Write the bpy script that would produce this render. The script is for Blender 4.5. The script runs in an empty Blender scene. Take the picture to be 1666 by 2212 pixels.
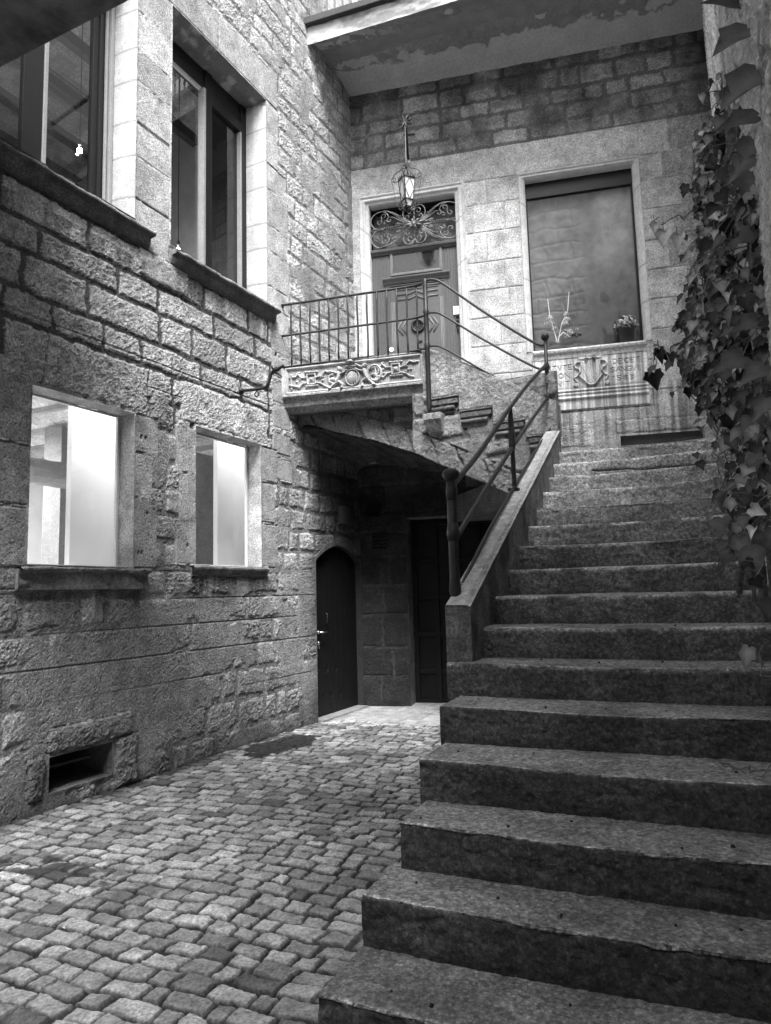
import bpy, math, random
import numpy as np
from math import sin, cos, radians as rad, pi
from mathutils import Vector, Matrix

# ------------------------------------------------------------------ camera, world, sun, exposure
scene = bpy.context.scene
F_PX, PW, PH = 1511.0, 1666.0, 2212.47
PITCH, ROLL, EYE = rad(6.57), rad(1.55), 1.53
FW = Vector((0, cos(PITCH), sin(PITCH)))
_R = Vector((1, 0, 0)); _U = _R.cross(FW)
CR = _R*cos(ROLL) - _U*sin(ROLL)
CU = _U*cos(ROLL) + _R*sin(ROLL)
cam_d = bpy.data.cameras.new('camera'); cam = bpy.data.objects.new('camera', cam_d)
scene.collection.objects.link(cam)
M = Matrix((CR, CU, -FW)).transposed().to_4x4(); M.translation = Vector((0, 0, EYE)); cam.matrix_world = M
cam_d.sensor_fit = 'HORIZONTAL'; cam_d.sensor_width = 36.0; cam_d.lens = 36.0*F_PX/PW
cam_d.clip_start = 0.02; cam_d.clip_end = 500
scene.camera = cam

SUN_EL, SUN_AZ = rad(58), rad(174)      # direction towards the sun, azimuth from +Y towards +X
sd = Vector((sin(SUN_AZ)*cos(SUN_EL), cos(SUN_AZ)*cos(SUN_EL), sin(SUN_EL)))
world = bpy.data.worlds.new('World'); scene.world = world; world.use_nodes = True
nt = world.node_tree; nt.nodes.clear()
sky = nt.nodes.new('ShaderNodeTexSky'); sky.sky_type = 'NISHITA'; sky.sun_disc = False
sky.sun_elevation = SUN_EL; sky.sun_rotation = SUN_AZ; sky.air_density = 1.0; sky.dust_density = 3.0
bw = nt.nodes.new('ShaderNodeRGBToBW'); bg = nt.nodes.new('ShaderNodeBackground'); wo = nt.nodes.new('ShaderNodeOutputWorld')
bg.inputs['Strength'].default_value = 0.15
nt.links.new(sky.outputs[0], bw.inputs[0]); nt.links.new(bw.outputs[0], bg.inputs[0]); nt.links.new(bg.outputs[0], wo.inputs[0])
sl = bpy.data.lights.new('sun', 'SUN'); sl.energy = 2.4; sl.angle = rad(26); sl.color = (1, 1, 1)
so = bpy.data.objects.new('sun', sl); scene.collection.objects.link(so); so.rotation_euler = sd.to_track_quat('Z', 'Y').to_euler()
scene.view_settings.view_transform = 'Standard'; scene.view_settings.look = 'None'
scene.view_settings.gamma = 1; scene.view_settings.use_curve_mapping = False
scene.view_settings.exposure = 1.9
scene.cycles.max_bounces = 7; scene.cycles.diffuse_bounces = 4; scene.cycles.transparent_max_bounces = 8

# ------------------------------------------------------------------ frames
def ray(x, y): return FW*F_PX + CR*(x - PW/2) - CU*(y - PH/2)

class Frame:
    """horizontal axis s along a direction, o = outward normal, z up"""
    def __init__(f, ox, oy, ang, sgn=1, z=0):
        a = rad(ang); f.o = (ox, oy); f.d = (sin(a), cos(a)); f.n = (cos(a)*sgn, -sin(a)*sgn); f.z = z
    def P(f, s, o, z):
        return (f.o[0] + f.d[0]*s + f.n[0]*o, f.o[1] + f.d[1]*s + f.n[1]*o, z)
    def A(f, s, o, z):
        s, o, z = np.broadcast_arrays(s, o, z)
        return np.stack([f.o[0] + f.d[0]*s + f.n[0]*o, f.o[1] + f.d[1]*s + f.n[1]*o, z], -1)
    def at(f, x, y, o=0.0):
        """point of the plane at outward distance o that a sight line meets, as (s, z)"""
        r = ray(x, y); p = (f.o[0] + f.n[0]*o, f.o[1] + f.n[1]*o)
        t = (p[0]*f.n[0] + p[1]*f.n[1])/(r.x*f.n[0] + r.y*f.n[1])
        q = (r.x*t, r.y*t); return ((q[0]-p[0])*f.d[0] + (q[1]-p[1])*f.d[1], EYE + r.z*t)

CX, CY = -0.369, 9.611
LW = Frame(CX, CY, 26.5)                       # left wall, s<0 towards the camera
BW = Frame(CX, CY, 103.0)                      # back wall, s>0 to the right
_p = BW.P(4.9, 0, 0)
RW = Frame(_p[0], _p[1], 26.5, -1)             # right wall, s<0 towards the camera
ST = Frame(0, 0, 113.5)                        # stairs: s = along a step, o = minus distance up the flight
BALC = Frame(-1.1677, 8.009, 104.0)            # balcony front
_q = BALC.P(1.55, 0, 0)
FL = Frame(_q[0], _q[1], 116.7)                # upper flight front
def stp(e, n, z): return ST.P(e, -n, z)

# ------------------------------------------------------------------ noise
def _hash(ix, iy, seed):
    h = (ix.astype(np.int64)*374761393 + iy.astype(np.int64)*668265263 + seed*1442695041) & 0xFFFFFFFF
    h = ((h ^ (h >> 13))*1274126177) & 0xFFFFFFFF
    h = ((h ^ (h >> 15))*2246822519) & 0xFFFFFFFF
    return ((h ^ (h >> 16)) & 0xFFFFFF)/float(0xFFFFFF)
def vn(x, y, seed=0):
    xi = np.floor(x); yi = np.floor(y); fx = x-xi; fy = y-yi
    fx = fx*fx*(3-2*fx); fy = fy*fy*(3-2*fy)
    a = _hash(xi, yi, seed); b = _hash(xi+1, yi, seed); c = _hash(xi, yi+1, seed); d = _hash(xi+1, yi+1, seed)
    return (a*(1-fx)+b*fx)*(1-fy) + (c*(1-fx)+d*fx)*fy
def fbm(x, y, oc=4, seed=0, g=0.5):
    t = 0; amp = 1; tot = 0
    for i in range(oc):
        t = t + amp*vn(x*(2**i)+i*17.3, y*(2**i)-i*9.7, seed+i*31); tot += amp; amp *= g
    return t/tot
def ss(x, a, b):
    t = np.clip((x-a)/(b-a), 0, 1); return t*t*(3-2*t)

# ------------------------------------------------------------------ materials
def mat(name, base=None, rough=0.85, metal=0, tex=0.25, tscale=60, bump=0.3, bscale=180, bdist=0.002, spec=0.4, spots=None, alpha=None, coat=0, sheen=None):
    m = bpy.data.materials.new(name); m.use_nodes = True; n = m.node_tree; b = n.nodes['Principled BSDF']
    b.inputs['Roughness'].default_value = rough; b.inputs['Metallic'].default_value = metal
    b.inputs['Specular IOR Level'].default_value = spec
    L = n.links.new
    geo = n.nodes.new('ShaderNodeNewGeometry')
    no = n.nodes.new('ShaderNodeTexNoise'); no.inputs['Scale'].default_value = tscale; no.inputs['Detail'].default_value = 6; no.inputs['Roughness'].default_value = 0.65
    L(geo.outputs['Position'], no.inputs['Vector'])
    mr = n.nodes.new('ShaderNodeMapRange'); mr.inputs['From Min'].default_value = 0.36; mr.inputs['From Max'].default_value = 0.64
    mr.inputs['To Min'].default_value = 1-tex; mr.inputs['To Max'].default_value = 1+tex
    L(no.outputs['Fac'], mr.inputs['Value'])
    mul = n.nodes.new('ShaderNodeMath'); mul.operation = 'MULTIPLY'; L(mr.outputs[0], mul.inputs[0])
    if base is None:
        at = n.nodes.new('ShaderNodeAttribute'); at.attribute_name = 'Col'; L(at.outputs['Fac'], mul.inputs[1])
    else: mul.inputs[1].default_value = base
    out = mul.outputs[0]
    n2 = n.nodes.new('ShaderNodeTexNoise'); n2.inputs['Scale'].default_value = tscale/9; n2.inputs['Detail'].default_value = 5; n2.inputs['Roughness'].default_value = 0.7
    L(geo.outputs['Position'], n2.inputs['Vector']); r2 = n.nodes.new('ShaderNodeMapRange'); r2.inputs['From Min'].default_value = .36; r2.inputs['From Max'].default_value = .64
    r2.inputs['To Min'].default_value = 1-tex*.55; r2.inputs['To Max'].default_value = 1+tex*.55; L(n2.outputs['Fac'], r2.inputs['Value'])
    ml = n.nodes.new('ShaderNodeMath'); ml.operation = 'MULTIPLY'; L(out, ml.inputs[0]); L(r2.outputs[0], ml.inputs[1]); out = ml.outputs[0]
    if spots:
        vs = n.nodes.new('ShaderNodeTexVoronoi'); vs.inputs['Scale'].default_value = spots[0]; L(geo.outputs['Position'], vs.inputs['Vector'])
        s2 = n.nodes.new('ShaderNodeMapRange'); s2.inputs['From Min'].default_value = 0.15; s2.inputs['From Max'].default_value = 0.45
        s2.inputs['To Min'].default_value = spots[1]; s2.inputs['To Max'].default_value = spots[2]; L(vs.outputs['Distance'], s2.inputs['Value'])
        sp = n.nodes.new('ShaderNodeSeparateColor'); L(vs.outputs['Color'], sp.inputs[0])
        mm = n.nodes.new('ShaderNodeMapRange'); mm.inputs['To Min'].default_value = 0.6; mm.inputs['To Max'].default_value = 1.5; L(sp.outputs[0], mm.inputs['Value'])
        m3 = n.nodes.new('ShaderNodeMath'); m3.operation = 'MULTIPLY'; L(s2.outputs[0], m3.inputs[0]); L(mm.outputs[0], m3.inputs[1])
        m4 = n.nodes.new('ShaderNodeMath'); m4.operation = 'MULTIPLY'; L(out, m4.inputs[0]); L(m3.outputs[0], m4.inputs[1]); out = m4.outputs[0]
    cb = n.nodes.new('ShaderNodeCombineColor')
    for i in range(3): L(out, cb.inputs[i])
    L(cb.outputs[0], b.inputs['Base Color'])
    if bump:
        bn = n.nodes.new('ShaderNodeTexNoise'); bn.inputs['Scale'].default_value = bscale; bn.inputs['Detail'].default_value = 5; bn.inputs['Roughness'].default_value = 0.7
        L(geo.outputs['Position'], bn.inputs['Vector'])
        bu = n.nodes.new('ShaderNodeBump'); bu.inputs['Strength'].default_value = bump; bu.inputs['Distance'].default_value = bdist*5
        L(bn.outputs['Fac'], bu.inputs['Height']); L(bu.outputs[0], b.inputs['Normal'])
    if alpha: b.inputs['Alpha'].default_value = alpha
    if coat: b.inputs['Coat Weight'].default_value = coat
    return m
MT = {
 'stone': mat('stone', None, .88, tex=.42, tscale=62, bump=1.0, bscale=75, bdist=.005),
 'ashlar': mat('ashlar', None, .85, tex=.22, tscale=75, bump=.6, bscale=110, bdist=.002),
 'cobble': mat('cobble', None, .60, tex=.42, tscale=70, bump=.9, bscale=80, bdist=.003, spec=.5),
 'tread': mat('granite', None, .72, tex=.35, tscale=45, bump=.9, bscale=120, bdist=.002, spots=(85, 1.28, .86)),
 'relief': mat('carved_stone', None, .8, tex=.25, tscale=60, bump=.4, bscale=200, bdist=.001),
 'plaster': mat('plaster', None, .9, tex=.12, tscale=30, bump=.25, bscale=60, bdist=.002),
 'render': mat('rough_render', None, .92, tex=.3, tscale=80, bump=1.0, bscale=90, bdist=.004),
 'iron': mat('iron', .022, .42, metal=.35, tex=.35, tscale=50, bump=.6, bscale=90, bdist=.0015, spec=.6),
 'iron_grille': mat('grille_iron', .22, .38, metal=.5, tex=.3, tscale=60, bump=.2, spec=.6),
 'steel': mat('steel', .55, .28, metal=1, tex=.1, bump=.05),
 'door_paint': mat('door_paint', .075, .42, tex=.12, tscale=20, bump=.12, bscale=60, bdist=.001, spec=.5),
 'dark_door': mat('dark_door', .007, .55, tex=.3, tscale=30, bump=.3, bscale=60, spec=.25),
 'frame': mat('dark_frame', .015, .35, tex=.15, bump=.1, spec=.22),
 'light_frame': mat('light_frame', .28, .5, tex=.15, bump=.1),
 'white_panel': mat('white_panel', .82, .6, tex=.03, tscale=3, bump=.05),
 'room': mat('room_wall', .22, .9, tex=.12, tscale=4, bump=.2, bscale=20),
 'room_white': mat('room_white', .8, .9, tex=.05, tscale=4, bump=.2, bscale=20),
 'brick': mat('vault_brick', None, .9, tex=.3, tscale=30, bump=.5, bscale=60),
 'dusty': mat('reflection_paint', None, .6, tex=.22, tscale=6, bump=.35, bscale=30, bdist=.002),  # carries the painted reflection in the shop window
 'curtain': mat('curtain', .14, .9, tex=.3, tscale=5, bump=.6, bscale=8, bdist=.01),  # cloth standing in for reflections in the fanlight
 'pot': mat('plastic_pot', .035, .5, tex=.2, bump=.1),
 'bark': mat('bark', .10, .9, tex=.5, tscale=60, bump=.8, bscale=60, bdist=.003),
 'twig': mat('twig', .16, .8, tex=.5, tscale=60, bump=.4),
 'dry': mat('dry_leaf', .5, .7, tex=.3, tscale=40, bump=.5, bscale=60),
 'white': mat('white_plate', .8, .4, tex=.02, bump=0),
 'duct': mat('duct_metal', .32, .4, metal=.6, tex=.1, bump=.05),
 'lantern_glass': mat('frosted_glass', .62, .25, tex=.1, tscale=12, bump=.1, alpha=.9),
 'dark_glass': mat('dark_glass', .02, .08, tex=.3, tscale=6, bump=.05, bscale=12, spec=.7),
}
def leaf_mat(name, lo, hi):
    m = mat(name, None, .42, tex=.25, tscale=25, bump=.35, bscale=40, bdist=.001, spec=.45); return m
MT['leaf'] = leaf_mat('ivy_leaf', .03, .12)
def glass_mat(name, refl_tint=.9, tr=.95, ro=.015):
    m = bpy.data.materials.new(name); m.use_nodes = True; n = m.node_tree; n.nodes.clear()
    o = n.nodes.new('ShaderNodeOutputMaterial'); t = n.nodes.new('ShaderNodeBsdfTransparent'); g = n.nodes.new('ShaderNodeBsdfGlossy')
    t.inputs[0].default_value = (tr, tr, tr, 1); g.inputs[0].default_value = (refl_tint,)*3+(1,); g.inputs['Roughness'].default_value = ro
    no = n.nodes.new('ShaderNodeTexNoise'); no.inputs['Scale'].default_value = 2.5; bu = n.nodes.new('ShaderNodeBump'); bu.inputs['Strength'].default_value = .06
    n.links.new(no.outputs[0], bu.inputs['Height']); n.links.new(bu.outputs[0], g.inputs['Normal'])
    fr = n.nodes.new('ShaderNodeFresnel'); fr.inputs[0].default_value = 1.5; mx = n.nodes.new('ShaderNodeMixShader')
    ge = n.nodes.new('ShaderNodeNewGeometry'); inv = n.nodes.new('ShaderNodeMath'); inv.operation = 'SUBTRACT'; inv.inputs[0].default_value = 1; n.links.new(ge.outputs['Backfacing'], inv.inputs[1])
    mu = n.nodes.new('ShaderNodeMath'); mu.operation = 'MULTIPLY'; n.links.new(fr.outputs[0], mu.inputs[0]); n.links.new(inv.outputs[0], mu.inputs[1]); n.links.new(mu.outputs[0], mx.inputs[0]); n.links.new(t.outputs[0], mx.inputs[1]); n.links.new(g.outputs[0], mx.inputs[2]); n.links.new(mx.outputs[0], o.inputs[0]); return m
MT['glass'] = glass_mat('window_glass')
MT['dusty_glass'] = glass_mat('dusty_glass', .6, .9, .3)
MT['smoky'] = glass_mat('smoky_glass', .9, .35)
def emis(name, s):
    m = bpy.data.materials.new(name); m.use_nodes = True; b = m.node_tree.nodes['Principled BSDF']
    b.inputs['Emission Color'].default_value = (1, 1, 1, 1); b.inputs['Emission Strength'].default_value = s; b.inputs['Base Color'].default_value = (.8, .8, .8, 1); return m
MT['filament'] = emis('glowing_filament', 30)

# ------------------------------------------------------------------ objects
col = scene.collection
def link(name, me, material=None, parent=None):
    o = bpy.data.objects.new(name, me); col.objects.link(o)
    if material is not None and me is not None and not me.materials: me.materials.append(material)
    if parent is not None: attach(o, parent)
    return o
def attach(o, parent):
    o.parent = parent
    if parent.parent is None: o.matrix_parent_inverse = Matrix.Translation(parent.location).inverted()
def part(name, parent, label=None):
    o = bpy.data.objects.new(name, None); col.objects.link(o); attach(o, parent)
    if label: o['label'] = label
    return o
def tag(o, label=None, cat=None, group=None, kind=None):
    if label: o['label'] = label
    if cat: o['category'] = cat
    if group: o['group'] = group
    if kind: o['kind'] = kind
    return o
def empty(name, label, cat, loc=(0, 0, 0), group=None):
    o = bpy.data.objects.new(name, None); col.objects.link(o); o.empty_display_size = .1
    o.location = loc; o['label'] = label; o['category'] = cat
    if group: o['group'] = group
    return o
def grid(name, P, material, parent=None, C=None, cells=None, smooth=True, flip=False):
    n, m, _ = P.shape
    idx = np.arange(n*m).reshape(n, m)
    a, b, c, d = idx[:-1, :-1], idx[:-1, 1:], idx[1:, 1:], idx[1:, :-1]
    q = np.stack([a, b, c, d] if not flip else [a, d, c, b], -1)
    q = q[cells] if cells is not None else q.reshape(-1, 4)
    me = bpy.data.meshes.new(name)
    me.vertices.add(n*m); me.vertices.foreach_set('co', P.reshape(-1).astype(np.float32))
    k = len(q); me.loops.add(k*4); me.loops.foreach_set('vertex_index', q.reshape(-1).astype(np.int32))
    me.polygons.add(k); me.polygons.foreach_set('loop_start', (np.arange(k)*4).astype(np.int32))
    me.polygons.foreach_set('use_smooth', np.full(k, smooth, dtype=bool))
    me.update(calc_edges=True); me.validate()
    if C is not None:
        ca = me.color_attributes.new('Col', 'FLOAT_COLOR', 'POINT'); cc = np.ones((n*m, 4), np.float32); cc[:, :3] = np.broadcast_to(C, (n, m)).reshape(-1, 1)
        ca.data.foreach_set('color', cc.reshape(-1))
    return link(name, me, material, parent)

class MB:
    def __init__(s): s.v = []; s.f = []; s.c = []; s.cur = 1.0
    def add(s, vs, fs):
        k = len(s.v); s.v += [tuple(v) for v in vs]; s.c += [s.cur]*len(vs); s.f += [tuple(i+k for i in f) for f in fs]; return s
    def hexa(s, p):   # 8 points: bottom 4 ccw, top 4
        return s.add(p, [(3, 2, 1, 0), (4, 5, 6, 7), (0, 1, 5, 4), (1, 2, 6, 5), (2, 3, 7, 6), (3, 0, 4, 7)])
    def box(s, fr, s0, s1, o0, o1, z0, z1):
        q = lambda z: [fr.P(s0, o0, z), fr.P(s1, o0, z), fr.P(s1, o1, z), fr.P(s0, o1, z)]
        return s.hexa(q(z0)+q(z1))
    def tube(s, pts, r, seg=8, caps=True):
        pts = [Vector(p) for p in pts]; n = len(pts)
        rs = list(r) if hasattr(r, '__len__') else [r]*n
        up = Vector((0, 0, 1)); vs = []; fs = []; prev = None
        for i, p in enumerate(pts):
            t = (pts[min(i+1, n-1)]-pts[max(i-1, 0)])
            if t.length < 1e-9: t = Vector((0, 0, 1))
            t.normalize()
            if prev is None: a = t.orthogonal().normalized()
            else:
                a = prev-t*prev.dot(t)
                a = a.normalized() if a.length > 1e-6 else t.orthogonal().normalized()
            prev = a; b = t.cross(a)
            for j in range(seg):
                th = 2*pi*j/seg; vs.append(p+(a*cos(th)+b*sin(th))*rs[i])
        for i in range(n-1):
            for j in range(seg):
                k = i*seg; jj = (j+1) % seg; fs.append((k+j, k+jj, k+seg+jj, k+seg+j))
        if caps: fs.append(tuple(range(seg-1, -1, -1))); fs.append(tuple((n-1)*seg+j for j in range(seg)))
        return s.add(vs, fs)
    def lathe(s, c, prof, seg=20):
        vs = []; fs = []; n = len(prof)
        for r, z in prof:
            for j in range(seg): th = 2*pi*j/seg; vs.append((c[0]+r*cos(th), c[1]+r*sin(th), c[2]+z))
        for i in range(n-1):
            for j in range(seg): jj = (j+1) % seg; fs.append((i*seg+j, i*seg+jj, (i+1)*seg+jj, (i+1)*seg+j))
        fs.append(tuple(range(seg-1, -1, -1))); fs.append(tuple((n-1)*seg+j for j in range(seg)))
        return s.add(vs, fs)
    def ball(s, c, r, seg=12, sq=(1, 1, 1)):
        vs = []; fs = []; n = seg//2+1
        for i in range(n):
            ph = pi*i/(n-1)
            for j in range(seg): th = 2*pi*j/seg; vs.append((c[0]+r*sq[0]*sin(ph)*cos(th), c[1]+r*sq[1]*sin(ph)*sin(th), c[2]-r*sq[2]*cos(ph)))
        for i in range(n-1):
            for j in range(seg): jj = (j+1) % seg; fs.append((i*seg+j, i*seg+jj, (i+1)*seg+jj, (i+1)*seg+j))
        return s.add(vs, fs)
    def extrude(s, fr, poly, o0, o1):
        """poly in (s,z), extruded along the outward axis"""
        n = len(poly); vs = [fr.P(a, o0, b) for a, b in poly]+[fr.P(a, o1, b) for a, b in poly]
        return s.add(vs, [tuple(range(n-1, -1, -1)), tuple(range(n, 2*n))]+[(i, (i+1) % n, n+(i+1) % n, n+i) for i in range(n)])
    def build(s, name, material, parent=None, bevel=0, smooth=False, colors=False):
        me = bpy.data.meshes.new(name); me.from_pydata(s.v, [], s.f); me.validate()
        import bmesh
        bm = bmesh.new(); bm.from_mesh(me); bmesh.ops.recalc_face_normals(bm, faces=bm.faces[:]); bm.to_mesh(me); bm.free()
        if colors:
            ca = me.color_attributes.new('Col', 'FLOAT_COLOR', 'POINT')
            cc = np.ones((len(s.v), 4), np.float32); cc[:, :3] = np.array(s.c).reshape(-1, 1); ca.data.foreach_set('color', cc.reshape(-1))
        if smooth: me.polygons.foreach_set('use_smooth', [True]*len(me.polygons))
        o = link(name, me, material, parent)
        if bevel:
            md = o.modifiers.new('bevel', 'BEVEL'); md.width = bevel; md.segments = 2; md.limit_method = 'ANGLE'; md.angle_limit = rad(35)
        return o

# ------------------------------------------------------------------ masonry height fields
class Masonry:
    def __init__(m, fr, s0, s1, z0, z1, ds, dz, holes=(), seed=1, extra_s=(), extra_z=()):
        s = np.arange(s0, s1+ds*.5, ds); z = np.arange(z0, z1+dz*.5, dz)
        hs = [v for h in holes for v in (h[0], h[1])]+list(extra_s)+[s0, s1]; hz = [v for h in holes for v in (h[2], h[3])]+list(extra_z)+[z0, z1]
        for v in hs: s = s[np.abs(s-v) > ds*.45]
        for v in hz: z = z[np.abs(z-v) > dz*.45]
        m.s = np.unique(np.concatenate([s, hs])); m.z = np.unique(np.concatenate([z, hz]))
        m.S, m.Z = np.meshgrid(m.s, m.z); m.fr = fr; m.holes = holes; m.seed = seed
        S, Z = m.S, m.Z
        m.wS = S + .034*(fbm(S*9, Z*9, 4, seed, .65)-.5)*2; m.wZ = Z + .030*(fbm(S*8+50, Z*8, 4, seed+5, .65)-.5)*2+.035*(fbm(S*.6, Z*1.1, 2, seed+7)-.5)*2
        m.g1 = (fbm(S*40, Z*44, 3, seed+9, .75)-.5)*1.25; m.g2 = fbm(S*7, Z*7, 3, seed+12)-.5
        m.H = np.zeros_like(S); m.C = np.zeros_like(S)
        m.rng = random.Random(seed)
    def mortar(m, h, c, mask=None):
        H = h + .004*m.g1*2; C = c*(1+.5*m.g2)
        if mask is None: m.H[:] = H; m.C[:] = C
        else: m.H[mask] = H[mask]; m.C[mask] = C[mask]
    def block(m, s0, s1, z0, z1, kind='rough', col=.34, H=None):
        i0, i1 = np.searchsorted(m.s, [s0-.06, s1+.06]); j0, j1 = np.searchsorted(m.z, [z0-.06, z1+.06])
        if i0 >= i1 or j0 >= j1: return
        sl = (slice(j0, j1), slice(i0, i1)); rng = m.rng
        if kind == 'smooth':
            S, Z = m.S[sl], m.Z[sl]; w = .003
        else:
            S, Z = m.wS[sl], m.wZ[sl]; w = .010
        d = np.minimum(np.minimum(S-s0, s1-S), np.minimum(Z-z0, z1-Z))
        ins = d > w; d = d-w
        cb = col*(1+rng.uniform(-.10, .10)); tilt = rng.uniform(-.006, .006)
        if kind == 'smooth':
            h = (H or .013)*ss(d-.004*fbm(S*30, Z*30, 2, 77), -.001, .008) + .0012*m.g1[sl]*2+tilt*.2
            c = cb*(1+.22*m.g2[sl]); c = np.where(d < .004, c*.8, c)*(1-.25*ss(fbm(S*2.5+cb*50, Z*2.5, 4, 33, .6), .52, .7))
        else:
            amp = {'rough': 1.0, 'vrough': 1.6, 'fair': .5}[kind]; k = rng.uniform(.75, 1.2)*amp
            h = (H or .030)*(.8*ss(d, -.002, .013)+.2*ss(d, .0, .05)) + .0085*k*m.g1[sl]*2*ss(d, -.005, .02) + .004*amp*m.g2[sl]*2 + tilt*(S-(s0+s1)/2)/(s1-s0)*2
            c = cb*(1+.9*m.g1[sl])*(1+.35*m.g2[sl])
        m.H[sl] = np.where(ins, h, m.H[sl]); m.C[sl] = np.where(ins, c, m.C[sl])
    def courses(m, s0, s1, zs, lo=.28, hi=.55, kind='rough', col=.34, joint=.018, skip=None, H=None):
        for k in range(len(zs)-1):
            s = s0 + m.rng.uniform(-hi, 0)
            while s < s1:
                w = m.rng.uniform(lo, hi); a, b = max(s, s0), min(s+w, s1)
                if b-a > .07 and not (skip and skip(a, b, zs[k], zs[k+1])):
                    kd = kind(a, b, zs[k], m.rng) if callable(kind) else kind
                    m.block(a+joint/2, b-joint/2, zs[k]+joint/2, zs[k+1]-joint/2, kd, col(a, zs[k], m.rng) if callable(col) else col, H)
                s += w
    def smear(m, mask, h, c, soft=.5):
        """lime mortar rubbed over the stones where mask (0..1) is high"""
        m.H = m.H*(1-mask) + (h+.003*m.g1*2+.006*m.g2)*mask; m.C = m.C*(1-mask)+c*(1+.35*m.g2)*mask
    def line(m, s0, z0, s1, z1, w=.004, depth=.006, dark=.5):
        dx, dz = s1-s0, z1-z0; L2 = dx*dx+dz*dz
        t = np.clip(((m.S-s0)*dx+(m.Z-z0)*dz)/L2, 0, 1); d = np.hypot(m.S-s0-t*dx, m.Z-z0-t*dz)
        k = np.exp(-(d/w)**2); m.H -= depth*k; m.C *= 1-(1-dark)*k
    def build(m, name, material, parent, off=0.0, level=.02, holesfree=(), smooth=True):
        for h in m.holes:
            d = np.maximum(np.maximum(h[0]-m.S, m.S-h[1]), np.maximum(h[2]-m.Z, m.Z-h[3]))
            k = ss(d, .004, .03); m.H = np.where(d < .03, level*(1-k)+m.H*k, m.H)
        P = m.fr.A(m.S, off+m.H, m.Z)
        sc = (m.s[:-1]+m.s[1:])/2; zc = (m.z[:-1]+m.z[1:])/2; SC, ZC = np.meshgrid(sc, zc)
        cells = np.ones_like(SC, bool)
        for h in m.holes: cells &= ~((SC > h[0]) & (SC < h[1]) & (ZC > h[2]) & (ZC < h[3]))
        for fn in holesfree: cells &= ~fn(SC, ZC)
        return grid(name, P, material, parent, np.clip(m.C, .01, .85), cells, smooth)

def profile_run(fr, path, closed, prof, joints=(), n_sub=.02, col=.4, seed=3):
    """sweep a moulding: path = corners (s,z); prof = (inset, offset) pairs, inset to the right hand side of travel; mitred."""
    pts = [np.array(p, float) for p in path]; n = len(pts); rows = []; cols_ = []
    nor = []
    for i in range(n):
        def dirn(a, b): d = b-a; return d/np.linalg.norm(d)
        d0 = dirn(pts[i-1], pts[i]) if i > 0 else None; d1 = dirn(pts[i], pts[i+1]) if i < n-1 else None
        if d0 is None: d0 = d1
        if d1 is None: d1 = d0
        n0 = np.array([d0[1], -d0[0]]); n1 = np.array([d1[1], -d1[0]]); mv = (n0+n1); mv = mv/np.dot(mv, n0) if abs(np.dot(mv, n0)) > 1e-6 else n0
        nor.append(mv)
    prof = np.array(prof, float)
    for i in range(n-1):
        L = np.linalg.norm(pts[i+1]-pts[i]); k = max(2, int(L/n_sub))
        for t in np.linspace(0, 1, k)[(0 if i == 0 else 1):]:
            p = pts[i]*(1-t)+pts[i+1]*t; nv = nor[i]*(1-t)+nor[i+1]*t
            base = p[None, :]+nv[None, :]*prof[:, :1]
            jig = 0
            for j in joints:
                ax = 1 if abs(pts[i+1][1]-pts[i][1]) > abs(pts[i+1][0]-pts[i][0]) else 0
                if ax == 1 and abs(p[1]-j) < .008: jig = .006
            wob = (vn(np.array([p[0]*5+seed]), np.array([p[1]*5]), seed)[0]-.5)*.004
            rows.append(fr.A(base[:, 0], prof[:, 1]-jig+wob, base[:, 1])); cols_.append(np.full(len(prof), col*(.55 if jig else 1)))
    return np.array(rows), np.array(cols_)

# ================================================================== THE SETTING: ground and cobbles
g = MB(); g.add([(-40, -40, -.06), (40, -40, -.06), (40, 40, -.06), (-40, 40, -.06)], [(0, 1, 2, 3)])
tag(g.build('ground', mat('earth', .12, .95, tex=.3, tscale=3, bump=.3)), kind='structure')

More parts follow.
